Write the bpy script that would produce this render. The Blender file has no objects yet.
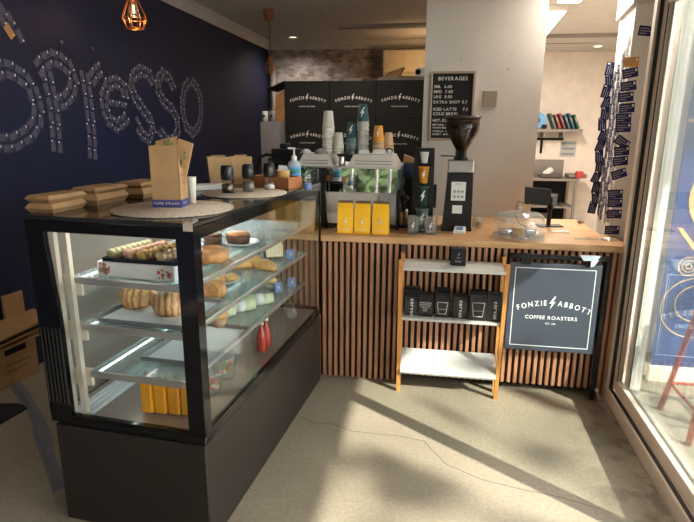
import bpy, bmesh, math, random
from mathutils import Matrix, Vector
R = math.radians
random.seed(7)
SC = bpy.context.scene
COL = SC.collection

# ------------------------------------------------------------------ camera
F_PX = 538.68
CAM = Vector((0.6908, -3.2138, 1.5851))
YAW, PITCH, ROLL = 0.1633, 0.2401, 0.0070
_cy, _sy, _cp, _sp = math.cos(YAW), math.sin(YAW), math.cos(PITCH), math.sin(PITCH)
FWD = Vector((-_sy*_cp, _cy*_cp, -_sp))
_r = Vector((_cy, _sy, 0)); _u = _r.cross(FWD)
RIGHT = _r*math.cos(ROLL) + _u*math.sin(ROLL)
UP = -_r*math.sin(ROLL) + _u*math.cos(ROLL)
cd = bpy.data.cameras.new('camera'); cam = bpy.data.objects.new('camera', cd); COL.objects.link(cam)
cd.sensor_width = 36; cd.lens = 36*F_PX/694; cd.clip_start = .05; cd.clip_end = 200
m = Matrix((RIGHT, UP, -FWD)).transposed().to_4x4(); m.translation = CAM
cam.matrix_world = m
SC.camera = cam

# ------------------------------------------------------------------ world, sun, exposure
SC.view_settings.view_transform = 'Standard'; SC.view_settings.look = 'None'
SC.view_settings.gamma = 1; SC.view_settings.use_curve_mapping = False
SC.view_settings.exposure = 1.22
w = bpy.data.worlds.new('sky'); SC.world = w; w.use_nodes = True
bg = w.node_tree.nodes['Background']; bg.inputs[0].default_value = (.97, .97, 1, 1); bg.inputs[1].default_value = 4.8
sd = bpy.data.lights.new('sun', 'SUN'); sun = bpy.data.objects.new('sun', sd); COL.objects.link(sun)
sd.energy = 7.8; sd.angle = R(.6); sd.color = (1, .93, .82)
SUNV = Vector((.69, -.49, .53)).normalized()
sun.rotation_euler = SUNV.to_track_quat('Z', 'Y').to_euler(); sun.location = (8, -6, 6)
SC.cycles.max_bounces = 10; SC.cycles.transparent_max_bounces = 40; SC.cycles.diffuse_bounces = 5
SC.cycles.glossy_bounces = 5
SC.cycles.caustics_reflective = False; SC.cycles.caustics_refractive = False
SC.cycles.sample_clamp_indirect = 4

# ------------------------------------------------------------------ pixel -> world helpers (used to lay things out)
def ray(u, v): return FWD + RIGHT*((u-347)/F_PX) - UP*((v-261)/F_PX)
def az(u, v, z): d = ray(u, v); return CAM + d*((z-CAM.z)/d.z)
def ay(u, v, y): d = ray(u, v); return CAM + d*((y-CAM.y)/d.y)
def ax(u, v, x): d = ray(u, v); return CAM + d*((x-CAM.x)/d.x)

# ------------------------------------------------------------------ materials
MATS = {}
def mat(name, col, rough=.5, metal=0, spec=.5, noise=0, nscale=8, bump=0, bscale=60, coat=0, emit=0, trans=0):
    if name in MATS: return MATS[name]
    M = bpy.data.materials.new(name); M.use_nodes = True; MATS[name] = M
    nt = M.node_tree; b = nt.nodes['Principled BSDF']
    b.inputs['Base Color'].default_value = (*col, 1); b.inputs['Roughness'].default_value = rough
    b.inputs['Metallic'].default_value = metal; b.inputs['Specular IOR Level'].default_value = spec
    b.inputs['Coat Weight'].default_value = coat; b.inputs['Coat Roughness'].default_value = .08
    tc = nt.nodes.new('ShaderNodeTexCoord')
    n = nt.nodes.new('ShaderNodeTexNoise'); n.inputs['Scale'].default_value = nscale; n.inputs['Detail'].default_value = 4
    nt.links.new(tc.outputs['Object'], n.inputs['Vector'])
    rp = nt.nodes.new('ShaderNodeMapRange'); nz = noise or .06
    rp.inputs['From Min'].default_value = .3; rp.inputs['From Max'].default_value = .7
    rp.inputs['To Min'].default_value = 1-nz; rp.inputs['To Max'].default_value = 1+nz
    nt.links.new(n.outputs['Fac'], rp.inputs['Value'])
    mx = nt.nodes.new('ShaderNodeMix'); mx.data_type = 'RGBA'; mx.blend_type = 'MULTIPLY'
    mx.inputs['Factor'].default_value = 1; mx.inputs['A'].default_value = (*col, 1)
    nt.links.new(rp.outputs['Result'], mx.inputs['B']); nt.links.new(mx.outputs['Result'], b.inputs['Base Color'])
    if bump:
        n2 = nt.nodes.new('ShaderNodeTexNoise'); n2.inputs['Scale'].default_value = bscale; n2.inputs['Detail'].default_value = 3
        nt.links.new(tc.outputs['Object'], n2.inputs['Vector'])
        bp = nt.nodes.new('ShaderNodeBump'); bp.inputs['Strength'].default_value = bump; bp.inputs['Distance'].default_value = .01
        nt.links.new(n2.outputs['Fac'], bp.inputs['Height']); nt.links.new(bp.outputs['Normal'], b.inputs['Normal'])
    if emit:
        b.inputs['Emission Color'].default_value = (*col, 1); b.inputs['Emission Strength'].default_value = emit
    if trans:
        out = nt.nodes['Material Output']; t = nt.nodes.new('ShaderNodeBsdfTransparent'); ms = nt.nodes.new('ShaderNodeMixShader')
        ms.inputs[0].default_value = trans
        nt.links.new(b.outputs[0], ms.inputs[1]); nt.links.new(t.outputs[0], ms.inputs[2]); nt.links.new(ms.outputs[0], out.inputs[0])
    return M
def glass(name, tint=(1, 1, 1), base=.04, k=.9, haze=0):
    M = bpy.data.materials.new(name); M.use_nodes = True; nt = M.node_tree; MATS[name] = M
    for n in list(nt.nodes): nt.nodes.remove(n)
    out = nt.nodes.new('ShaderNodeOutputMaterial'); t = nt.nodes.new('ShaderNodeBsdfTransparent'); g = nt.nodes.new('ShaderNodeBsdfGlossy')
    t.inputs[0].default_value = (*tint, 1); g.inputs['Roughness'].default_value = 0.0
    lw = nt.nodes.new('ShaderNodeLayerWeight'); lw.inputs[0].default_value = .5
    p = nt.nodes.new('ShaderNodeMath'); p.operation = 'POWER'; p.inputs[1].default_value = 5
    q = nt.nodes.new('ShaderNodeMath'); q.operation = 'MULTIPLY_ADD'; q.inputs[1].default_value = k; q.inputs[2].default_value = base
    nt.links.new(lw.outputs['Facing'], p.inputs[0]); nt.links.new(p.outputs[0], q.inputs[0])
    ms = nt.nodes.new('ShaderNodeMixShader'); nt.links.new(q.outputs[0], ms.inputs[0])
    nt.links.new(t.outputs[0], ms.inputs[1]); nt.links.new(g.outputs[0], ms.inputs[2])
    src = ms
    if haze:
        d = nt.nodes.new('ShaderNodeBsdfDiffuse'); d.inputs[0].default_value = ((.66, .80, .84, 1) if name == 'shelf_glass' else (.8, .82, .8, 1))
        m2 = nt.nodes.new('ShaderNodeMixShader'); m2.inputs[0].default_value = haze
        nt.links.new(ms.outputs[0], m2.inputs[1]); nt.links.new(d.outputs[0], m2.inputs[2]); src = m2
    nt.links.new(src.outputs[0], out.inputs[0])
    return M
def wood(name, c1, c2, scale=(2, 30, 30), rough=.45):
    M = mat(name, c1, rough); nt = M.node_tree
    b = nt.nodes['Principled BSDF']; tc = nt.nodes.new('ShaderNodeTexCoord'); mp = nt.nodes.new('ShaderNodeMapping')
    mp.inputs['Scale'].default_value = scale
    n = nt.nodes.new('ShaderNodeTexNoise'); n.inputs['Scale'].default_value = 1; n.inputs['Detail'].default_value = 5; n.inputs['Distortion'].default_value = .6
    cr = nt.nodes.new('ShaderNodeValToRGB'); cr.color_ramp.elements[0].position = .35; cr.color_ramp.elements[1].position = .7
    cr.color_ramp.elements[0].color = (*c1, 1); cr.color_ramp.elements[1].color = (*c2, 1)
    nt.links.new(tc.outputs['Object'], mp.inputs[0]); nt.links.new(mp.outputs[0], n.inputs[0]); nt.links.new(n.outputs['Fac'], cr.inputs[0])
    nt.links.new(cr.outputs[0], b.inputs['Base Color'])
    return M

def concrete():
    M = mat('concrete', (.33, .29, .245), .42, spec=.35); nt = M.node_tree; b = nt.nodes['Principled BSDF']
    tc = nt.nodes.new('ShaderNodeTexCoord')
    def noise(s, d=5):
        n = nt.nodes.new('ShaderNodeTexNoise'); n.inputs['Scale'].default_value = s; n.inputs['Detail'].default_value = d
        nt.links.new(tc.outputs['Object'], n.inputs[0]); return n
    a, f, g = noise(1.3), noise(60), noise(9)
    cr = nt.nodes.new('ShaderNodeValToRGB')
    cr.color_ramp.elements[0].color = (.262, .220, .162, 1); cr.color_ramp.elements[0].position = .3
    cr.color_ramp.elements[1].color = (.378, .320, .240, 1); cr.color_ramp.elements[1].position = .72
    nt.links.new(a.outputs['Fac'], cr.inputs[0])
    mx = nt.nodes.new('ShaderNodeMix'); mx.data_type = 'RGBA'; mx.blend_type = 'OVERLAY'; mx.inputs['Factor'].default_value = .35
    nt.links.new(cr.outputs[0], mx.inputs['A']); nt.links.new(f.outputs['Fac'], mx.inputs['B'])
    # worn grime along the door sill (x near 1.7), patchy
    sx = nt.nodes.new('ShaderNodeSeparateXYZ'); nt.links.new(tc.outputs['Object'], sx.inputs[0])
    mr = nt.nodes.new('ShaderNodeMapRange'); mr.inputs['From Min'].default_value = 1.35; mr.inputs['From Max'].default_value = 1.78
    nt.links.new(sx.outputs['X'], mr.inputs['Value'])
    th = nt.nodes.new('ShaderNodeMapRange'); th.inputs['From Min'].default_value = .48; th.inputs['From Max'].default_value = .62
    nt.links.new(g.outputs['Fac'], th.inputs['Value'])
    ml = nt.nodes.new('ShaderNodeMath'); ml.operation = 'MULTIPLY'; nt.links.new(mr.outputs[0], ml.inputs[0]); nt.links.new(th.outputs[0], ml.inputs[1])
    m2 = nt.nodes.new('ShaderNodeMix'); m2.data_type = 'RGBA'; m2.inputs['B'].default_value = (.10, .08, .06, 1)
    sc = nt.nodes.new('ShaderNodeMath'); sc.operation = 'MULTIPLY'; sc.inputs[1].default_value = .75
    nt.links.new(ml.outputs[0], sc.inputs[0]); nt.links.new(sc.outputs[0], m2.inputs['Factor'])
    nt.links.new(mx.outputs['Result'], m2.inputs['A']); nt.links.new(m2.outputs['Result'], b.inputs['Base Color'])
    return M
def brick():
    M = mat('brick_paper', (.3, .25, .22), .8); nt = M.node_tree; b = nt.nodes['Principled BSDF']
    tc = nt.nodes.new('ShaderNodeTexCoord'); mp = nt.nodes.new('ShaderNodeMapping'); mp.inputs['Rotation'].default_value = (R(90), 0, 0)
    br = nt.nodes.new('ShaderNodeTexBrick'); br.inputs['Scale'].default_value = 7.0; br.inputs['Mortar Size'].default_value = .014
    br.inputs['Color1'].default_value = (.46, .40, .38, 1); br.inputs['Color2'].default_value = (.14, .10, .09, 1); br.inputs['Mortar'].default_value = (.42, .37, .34, 1)
    br.inputs['Bias'].default_value = -.25; br.inputs['Row Height'].default_value = .28; br.inputs['Brick Width'].default_value = .62
    n = nt.nodes.new('ShaderNodeTexNoise'); n.inputs['Scale'].default_value = 7; n.inputs['Detail'].default_value = 6
    mx = nt.nodes.new('ShaderNodeMix'); mx.data_type = 'RGBA'; mx.blend_type = 'OVERLAY'; mx.inputs['Factor'].default_value = .9
    nt.links.new(tc.outputs['Object'], mp.inputs[0]); nt.links.new(mp.outputs[0], br.inputs[0]); nt.links.new(tc.outputs['Object'], n.inputs[0])
    nt.links.new(br.outputs['Color'], mx.inputs['A']); nt.links.new(n.outputs['Fac'], mx.inputs['B']); nt.links.new(mx.outputs['Result'], b.inputs['Base Color'])
    return M

CONC = concrete(); BRICK = brick()
NAVY = mat('navy_paint', (.0070, .0125, .050), .55, noise=.12, nscale=3, bump=.05, bscale=200)
WHITE = mat('white_paint', (.60, .575, .545), .6, noise=.04, nscale=4)
KWHITE = mat('kitchen_paint', (.82, .75, .675), .6)
CEIL = mat('ceiling_paint', (.62, .58, .54), .8)
CORN = mat('cornice_paint', (.62, .59, .56), .6)
ALU = mat('champagne_aluminium', (.80, .67, .57), .42, metal=.05)
ALUP = mat('pale_aluminium', (.66, .63, .55), .4, metal=.25)
GASK = mat('black_gasket', (.012, .012, .012), .6)
SLAT = wood('slat_timber', (.34, .152, .080), (.47, .238, .135), (40, 40, 3), .5)
SLATBACK = mat('slat_backing', (.013, .012, .011), .8)
TOPW = wood('worktop_timber', (.44, .235, .105), (.62, .37, .18), (2.5, 26, 26), .32)
PINE = wood('pine', (.52, .22, .055), (.66, .31, .09), (30, 30, 3), .45)
PLYW = mat('pale_shelf_board', (.53, .51, .485), .5)
BLK = mat('satin_black', (.010, .010, .011), .42, spec=.25, noise=.1)
BLKG = mat('gloss_black', (.006, .006, .007), .1, spec=.3)
BLKM = mat('matt_black', (.012, .012, .013), .7, spec=.25)
CASEM = mat('bronze_black_sheet', (.022, .017, .014), .40, metal=.1, spec=.4, noise=.1, nscale=3)
GREYP = mat('grey_panel', (.22, .21, .20), .5)
STEEL = mat('stainless', (.62, .61, .59), .28, metal=1)
KSTEEL = mat('kitchen_steel', (.27, .25, .235), .4, metal=.6)
STEELR = mat('brushed_steel', (.58, .56, .53), .45, metal=.9)
MIRR = mat('polished_steel', (.82, .82, .79), .03, metal=1)
SATIN = mat('satin_steel', (.68, .63, .56), .28, metal=.45)
CHROME = mat('chrome', (.8, .8, .8), .08, metal=1)
WPL = mat('white_plastic', (.75, .74, .70), .4)
WPAP = mat('white_paper', (.78, .77, .74), .8)
CREAM = mat('cream_board', (.70, .62, .50), .6)
KRAFT = mat('kraft_board', (.43, .255, .115), .75, noise=.12, nscale=14)
KRAFTD = mat('dark_kraft', (.30, .17, .075), .8, noise=.15, nscale=14)
BLUEI = mat('blue_ink', (.05, .06, .22), .6)
CARTB = mat('black_carton', (.013, .012, .011), .65, spec=.25)
INK = mat('white_ink', (.72, .70, .66), .6)
INKD = mat('grey_ink', (.33, .32, .32), .6)
CARDN = mat('navy_card', (.018, .026, .115), .35, spec=.12)
CARDS_ = mat('shaded_card', (.085, .09, .13), .4)
CARDG = mat('grey_card_back', (.16, .16, .165), .5, spec=.12)
CARDO = mat('orange_card', (.62, .30, .04), .4)
YEL = mat('yellow_bag', (.90, .47, .010), .42, noise=.05, bump=.25, bscale=18)
TEAL = mat('teal_cup', (.028, .085, .10), .45)
SLATEC = mat('slate_cup', (.14, .20, .20), .5)
CUPG = mat('pale_grey_cup', (.46, .44, .40), .55)
CUPW = mat('white_cup', (.70, .66, .58), .6)
CUPO = mat('orange_cup', (.72, .30, .03), .45)
CUPK = mat('kraft_cup', (.50, .34, .19), .7)
SHELF_FILL = mat('shelf_fill_glow', (1, .96, .90), .5, emit=3.2)  # glow for strips added under the shelves to brighten the case
GL = glass('clear_glass', (.97, .985, .98), .035, .85)
GLD = glass('door_glass', (.92, .95, .94), .085, .95, .03)
GLS = glass('shelf_glass', (.82, .92, .90), .08, .8, .24)
GLP = glass('clear_plastic', (.94, .96, .97), .08, .75, .085)
PASTRY = mat('baked_pastry', (.72, .38, .13), .4, noise=.35, nscale=35, bump=.4, bscale=50)
PASTRYD = mat('dark_crust', (.60, .27, .085), .45, noise=.35, nscale=30, bump=.3, bscale=50)
def striped(M, dark, sc):
    nt = M.node_tree; b = nt.nodes['Principled BSDF']; tc = nt.nodes.new('ShaderNodeTexCoord')
    wv = nt.nodes.new('ShaderNodeTexWave'); wv.inputs['Scale'].default_value = sc; wv.inputs['Distortion'].default_value = 2.2; wv.inputs['Detail'].default_value = 2
    wv.inputs['Detail Scale'].default_value = 2.5
    nt.links.new(tc.outputs['Object'], wv.inputs['Vector'])
    src = b.inputs['Base Color'].links[0].from_socket
    mx = nt.nodes.new('ShaderNodeMix'); mx.data_type = 'RGBA'; mx.inputs['B'].default_value = (*dark, 1)
    mr = nt.nodes.new('ShaderNodeMapRange'); mr.inputs['From Min'].default_value = .45; mr.inputs['From Max'].default_value = .95; mr.inputs['To Max'].default_value = .8
    nt.links.new(wv.outputs['Fac'], mr.inputs['Value']); nt.links.new(mr.outputs[0], mx.inputs['Factor'])
    nt.links.new(src, mx.inputs['A']); nt.links.new(mx.outputs['Result'], b.inputs['Base Color']); return M
CROI = striped(mat('striped_pastry', (.80, .46, .18), .35, noise=.3, nscale=30, bump=.4, bscale=50), (.36, .12, .03), 13)
CUSTARD = mat('custard', (.82, .60, .25), .45)
CHOC = mat('chocolate_cake', (.085, .035, .018), .6, noise=.3, nscale=40)
BREADI = mat('bread_crumb', (.78, .66, .45), .8, noise=.1, nscale=60)
TAG = mat('blue_tag', (.12, .2, .42), .5)
JUICE = mat('orange_juice', (.92, .40, .015), .25, spec=.6)
GREEN = mat('green_cap', (.04, .38, .12), .4)
REDJ = mat('red_juice', (.45, .045, .03), .2)
LEAF = mat('leaf', (.055, .085, .03), .6, noise=.4, nscale=6)
BARK = mat('bark', (.10, .07, .05), .9)
COPPER = mat('copper_wire', (.72, .27, .08), .3, metal=.9)
BULB = mat('lit_filament', (1, .66, .32), .3, emit=2.5)
REDM = mat('red_metal', (.30, .025, .02), .4)
BAN = mat('banner_blue', (.018, .045, .17), .55)
TAN = mat('banner_tan', (.62, .40, .19), .6)
RUSH = mat('woven_mat', (.72, .58, .45), .9, noise=.5, nscale=160, bump=.8, bscale=160)

# ------------------------------------------------------------------ mesh builder
class MB:
    def __init__(s): s.bm = bmesh.new(); s.mi = 0
    def _fin(s, geom_faces):
        for f in geom_faces: f.material_index = s.mi
    def box(s, cx, cy, cz, sx, sy, sz, M=None, bev=0, seg=1):
        b = bmesh.new(); bmesh.ops.create_cube(b, size=1)
        for v in b.verts: v.co = Vector((v.co.x*sx, v.co.y*sy, v.co.z*sz))
        if bev: bmesh.ops.bevel(b, geom=list(b.edges), offset=bev, segments=seg, affect='EDGES', profile=.6)
        T = Matrix.Translation((cx, cy, cz)); T = (M @ T) if M else T
        s._merge(b, T, smooth=False); return s
    def b2(s, x0, x1, y0, y1, z0, z1, M=None, bev=0, seg=1):
        return s.box((x0+x1)/2, (y0+y1)/2, (z0+z1)/2, x1-x0, y1-y0, z1-z0, M, bev, seg)
    def _merge(s, b, T, smooth=False):
        b.transform(T); vm = {}
        for v in b.verts: vm[v.index] = s.bm.verts.new(v.co)
        b.verts.index_update()
        for f in b.faces:
            try:
                nf = s.bm.faces.new([vm[v.index] for v in f.verts]); nf.material_index = s.mi; nf.smooth = smooth or f.smooth
            except ValueError: pass
        b.free()
    def lathe(s, prof, c=(0, 0, 0), n=24, M=None, smooth=True, ry=1.0, flute=0, fn=0):
        T = Matrix.Translation(c); T = (M @ T) if M else T
        rings = []
        for r, z in prof:
            if r < 1e-6: rings.append([s.bm.verts.new(T @ Vector((0, 0, z)))])
            else:
                ring = []
                for i in range(n):
                    a = 2*math.pi*i/n; rr = r*(1+(flute*math.cos(fn*a) if fn else 0))
                    ring.append(s.bm.verts.new(T @ Vector((rr*math.cos(a), rr*math.sin(a)*ry, z))))
                rings.append(ring)
        for a, b in zip(rings, rings[1:]):
            for i in range(n):
                j = (i+1) % n
                if len(a) == 1 and len(b) == 1: break
                vs = [a[0], b[j], b[i]] if len(a) == 1 else ([a[i], a[j], b[0]] if len(b) == 1 else [a[i], a[j], b[j], b[i]])
                try: f = s.bm.faces.new(vs); f.smooth = smooth; f.material_index = s.mi
                except ValueError: pass
        return s
    def cyl(s, p0, p1, r0, r1=None, n=14, cap=True):
        p0, p1 = Vector(p0), Vector(p1); d = p1-p0; L = d.length; r1 = r0 if r1 is None else r1
        M = Matrix.Translation(p0) @ d.to_track_quat('Z', 'Y').to_matrix().to_4x4()
        pr = ([(0, 0)] if cap else []) + [(r0, 0), (r1, L)] + ([(0, L)] if cap else [])
        k = len(s.bm.faces); s.lathe(pr, n=n, M=M)
        s.bm.faces.ensure_lookup_table()
        for f in s.bm.faces[k:]:
            if len(f.verts) == 3: f.smooth = False
        return s
    def tube(s, pts, r, n=8, closed=False, rad=None):
        pts = [Vector(p) for p in pts]; rings = []; N = len(pts); up = Vector((0, 0, 1)); pu = None
        for i, p in enumerate(pts):
            a = pts[(i-1) % N] if (i or closed) else p; b = pts[(i+1) % N] if (i < N-1 or closed) else p
            t = (b-a).normalized()
            if pu is None:
                pu = t.orthogonal().normalized()
            pu = (pu - t*pu.dot(t)).normalized(); q = t.cross(pu); rr = rad[i] if rad else r
            rings.append([s.bm.verts.new(p + pu*rr*math.cos(2*math.pi*k/n) + q*rr*math.sin(2*math.pi*k/n)) for k in range(n)])
        for i in range(N if closed else N-1):
            A, B = rings[i], rings[(i+1) % N]
            for k in range(n):
                try: f = s.bm.faces.new([A[k], A[(k+1) % n], B[(k+1) % n], B[k]]); f.smooth = True; f.material_index = s.mi
                except ValueError: pass
        if not closed:
            for rg in (rings[0][::-1], rings[-1]):
                try: f = s.bm.faces.new(rg); f.material_index = s.mi
                except ValueError: pass
        return s
    def prism(s, pts, z0, z1, M=None):
        T = M or Matrix()
        a = [s.bm.verts.new(T @ Vector((x, y, z0))) for x, y in pts]; b = [s.bm.verts.new(T @ Vector((x, y, z1))) for x, y in pts]
        n = len(pts); fs = [a[::-1], b] + [[a[i], a[(i+1) % n], b[(i+1) % n], b[i]] for i in range(n)]
        for q in fs:
            f = s.bm.faces.new(q); f.material_index = s.mi
        return s
    def hexa(s, lo, hi):   # two quads (lists of 4 points) joined into a solid
        a = [s.bm.verts.new(p) for p in lo]; b = [s.bm.verts.new(p) for p in hi]
        for q in [a[::-1], b] + [[a[i], a[(i+1) % 4], b[(i+1) % 4], b[i]] for i in range(4)]:
            f = s.bm.faces.new(q); f.material_index = s.mi
        return s
    def ball(s, c, r, n=14, sc=(1, 1, 1), M=None):
        T = Matrix.Translation(c) @ Matrix.Diagonal((*sc, 1)); T = (M @ T) if M else T
        pr = [(r*math.sin(math.pi*i/(n//2+1)), -r*math.cos(math.pi*i/(n//2+1))) for i in range(n//2+2)]
        pr[0] = (0, -r); pr[-1] = (0, r); return s.lathe(pr, n=n, M=T)
    def build(s, name, mats, parent=None, loc=None, rot=None):
        bmesh.ops.recalc_face_normals(s.bm, faces=list(s.bm.faces))
        me = bpy.data.meshes.new(name); s.bm.to_mesh(me); s.bm.free()
        for q in (mats if isinstance(mats, (list, tuple)) else [mats]): me.materials.append(q)
        o = bpy.data.objects.new(name, me); COL.objects.link(o)
        if parent: o.parent = parent
        if loc is not None: o.location = loc
        if rot is not None: o.rotation_euler = rot
        return o

def tag(o, label, cat, group=None):
    o['label'] = label; o['category'] = cat
    if group: o['group'] = group
    return o
def thing(name, label, cat, loc=(0, 0, 0), rz=0, group=None):
    o = bpy.data.objects.new(name, None); COL.objects.link(o); o.empty_display_size = .05
    o.location = loc; o.rotation_euler = (0, 0, rz); return tag(o, label, cat, group)
def struct(o): o['kind'] = 'structure'; return o
def copy_tree(o, loc, rz=None, label=None, group=None):
    c = o.copy(); COL.objects.link(c); c.location = loc
    if rz is not None: c.rotation_euler.z = rz
    if label: c['label'] = label
    if group: c['group'] = group
    for ch in list(o.children):
        d = ch.copy(); COL.objects.link(d); d.parent = c
        for g in list(ch.children):
            e = g.copy(); COL.objects.link(e); e.parent = d
    return c

NTH = 'first second third fourth fifth sixth seventh eighth ninth tenth eleventh twelfth thirteenth fourteenth fifteenth sixteenth seventeenth eighteenth nineteenth twentieth'.split()
NTH += ['twenty-'+n for n in NTH[:9]]
# lettering: glyphs of Blender's built-in font gathered into one mesh
GLY = {}
def glyph(ch):
    if ch not in GLY:
        cu = bpy.data.curves.new('glyph', 'FONT'); cu.body = ch; cu.size = 1; cu.offset = .014
        ob = bpy.data.objects.new('glyph', cu); COL.objects.link(ob)
        dg = bpy.context.evaluated_depsgraph_get(); me = bpy.data.meshes.new_from_object(ob.evaluated_get(dg))
        vs = [v.co.copy() for v in me.vertices]; fs = [list(p.vertices) for p in me.polygons]
        bpy.data.objects.remove(ob); bpy.data.curves.remove(cu); bpy.data.meshes.remove(me)
        x0 = min([v.x for v in vs] or [0]); x1 = max([v.x for v in vs] or [.25])
        GLY[ch] = ([v-Vector((x0, 0, 0)) for v in vs], fs, x1-x0)
    return GLY[ch]
def twidth(t, size, gap): return sum((.25 if c == ' ' else glyph(c)[2]) + gap for c in t)*size - gap*size
def put(mb, ch, M, size, sx=1):
    vs, fs, wd = glyph(ch); nv = [mb.bm.verts.new(M @ Vector((v.x*size*sx, v.y*size, 0))) for v in vs]
    for f in fs:
        try: q = mb.bm.faces.new([nv[i] for i in f]); q.material_index = mb.mi
        except ValueError: pass
def text(mb, t, size, M, gap=.1, align=.5, sx=1):
    x = -twidth(t, size, gap)*align*sx
    for c in t:
        wd = .25 if c == ' ' else glyph(c)[2]
        if c != ' ': put(mb, c, M @ Matrix.Translation((x, 0, 0)), size, sx)
        x += (wd+gap)*size*sx
FACE = Matrix(((1, 0, 0, 0), (0, 0, -1, 0), (0, 1, 0, 0), (0, 0, 0, 1)))     # text plane facing -y
def FR(x, y, z, rz=0): return Matrix.Translation((x, y, z)) @ Matrix.Rotation(rz, 4, 'Z') @ FACE
BOLT = [(.12, .5), (-.22, -.06), (-.02, -.06), (-.14, -.5), (.22, .1), (.03, .1), (.24, .5)]
def bolt(mb, M, h, t=.0004): mb.prism([(x*h, y*h) for x, y in BOLT], 0, t, M)
def logo(mb, M, wd, arc=1.25):
    Rr = wd*arc; size = wd*.105
    def run(t, a0, sgn):
        ang = a0
        seq = t if sgn > 0 else t[::-1]
        for c in seq:
            g = glyph(c)[2]*size*.85; da = g/Rr
            mid = ang + sgn*da/2
            T = M @ Matrix.Translation((0, -Rr, 0)) @ Matrix.Rotation(-mid, 4, 'Z') @ Matrix.Translation((-g/2, Rr-size*.36, 0))
            put(mb, c, T, size, .85); ang += sgn*(da + size*.26/Rr)
    run('FONZIE', -.075*wd/Rr, -1); run('ABBOTT', .075*wd/Rr, 1)
    bolt(mb, M, wd*.19)

# ================================================================== STRUCTURE
XL, YB, ZC = -1.95, 5.26, 2.85       # left wall, back wall, ceiling
f = MB(); f.b2(-2.2, 3.4, -5.6, 5.5, -.1, 0)
crack = [(300, 417), (318, 424), (330, 423), (352, 431), (378, 434), (400, 436), (424, 441), (434, 452), (446, 464), (480, 479), (520, 489), (560, 497), (600, 509)]
f.mi = 1
cp = [az(u, v, .0004) for u, v in crack]
for a, b in zip(cp, cp[1:]):
    d = (b-a).normalized(); n = Vector((-d.y, d.x, 0))*.0022
    q = [f.bm.verts.new(p) for p in (a-n, b-n, b+n, a+n)]; ff = f.bm.faces.new(q); ff.material_index = 1
struct(f.build('floor', [CONC, mat('crack_dark', (.12, .10, .085), .9)]))
struct(MB().b2(-2.1, 1.95, -5.6, YB+.1, ZC, ZC+.12).build('ceiling', CEIL))
kc = MB(); kc.b2(.80, 3.4, 1.1, YB+.1, 2.66, 2.80)
struct(kc.build('ceiling_kitchen', mat('kitchen_ceiling', (.60, .565, .52), .7)))
struct(MB().b2(.80, 3.2, 3.70, 3.78, 2.625, 2.66).b2(1.9, 2.6, 4.4, 4.42, 2.652, 2.66).build('trim_4', mat('ceiling_joint', (.28, .25, .22), .6)))
struct(MB().b2(XL-.15, XL, -5.6, YB+.1, 0, ZC).build('wall_left', NAVY))
struct(MB().b2(XL-.1, .80, YB, YB+.12, 0, ZC).build('wall_back', BRICK))
struct(MB().b2(.80, 3.4, YB, YB+.12, 0, 2.7).build('wall_kitchen_back', KWHITE))
struct(MB().b2(3.2, 3.35, .9, YB, 0, 2.7).build('wall_kitchen_right', KWHITE))
wm = MB(); wm.b2(.566, 1.388, .935, 1.10, 0, ZC)
for u, v, r in [(461, 59, .006), (508, 69, .008), (512, 55, .005), (509, 62, .004), (514, 69, .004), (454, 54, .003)]:
    wm.mi = 1; p = ay(u, v, .935); wm.cyl((p.x, .9345, p.z), (p.x, .936, p.z), r, n=8)
struct(wm.build('wall_middle', [WHITE, mat('chipped_plaster', (.36, .34, .32), .9)]))
struct(MB().b2(.70, .80, 1.10, YB, 0, ZC).build('wall_partition', WHITE))
PB = [(1.765, .335), (2.0, .335), (2.0, .845), (1.829, .845)]
struct(MB().prism(PB, 0, ZC).b2(1.87, 1.96, .02, .3345, 0, ZC).b2(1.96, 3.3, .80, .90, 0, ZC).build('wall_right', mat('pillar_paint', (.74, .715, .68), .55)))
struct(MB().prism([(1.743, .315), (1.96, .315), (1.96, .334), (1.7645, .334), (1.8285, .846), (1.807, .846)], 2.29, 2.84).build('trim_3', CORN))
struct(MB().b2(1.80, 1.95, -5.6, .02, 2.36, ZC).b2(1.80, 1.95, -5.6, -3.95, 0, 2.36).build('wall_right_front', WHITE))
# front of the shop behind the camera: open shopfront between two piers
struct(MB().b2(-2.1, -1.2, -5.6, -5.45, 0, ZC).b2(.6, 1.95, -5.6, -5.45, 0, ZC).b2(-1.2, .6, -5.6, -5.45, 2.3, ZC).build('wall_front', WHITE))
struct(MB().b2(-.37, -.33, -5.55, -5.50, 0, 2.3).b2(-.15, -.10, -5.55, -5.50, 0, 2.3).b2(-.80, -.77, -5.55, -5.50, 0, 2.3).build('window_1', WHITE))
def cornice(name, p0, p1, nrm):
    p0, p1, nrm = Vector(p0), Vector(p1), Vector(nrm); mb = MB()
    prof = [(0, -.10), (.012, -.10), (.03, -.075), (.065, -.03), (.095, -.012), (.095, 0), (0, 0)]
    A = [mb.bm.verts.new(p0 + nrm*a + Vector((0, 0, b))) for a, b in prof]; B = [mb.bm.verts.new(p1 + nrm*a + Vector((0, 0, b))) for a, b in prof]
    for i in range(len(prof)-1): mb.bm.faces.new([A[i], A[i+1], B[i+1], B[i]])
    return struct(mb.build(name, CORN))
cornice('trim_1', (XL, -5.4, ZC), (XL, YB, ZC), (1, 0, 0)); cornice('trim_2', (XL, YB, ZC), (.7, YB, ZC), (0, -1, 0))
# kitchen dado rail
struct(MB().b2(2.68, 3.2, YB-.012, YB, 1.58, 1.60).build('trim_5', KWHITE))

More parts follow.
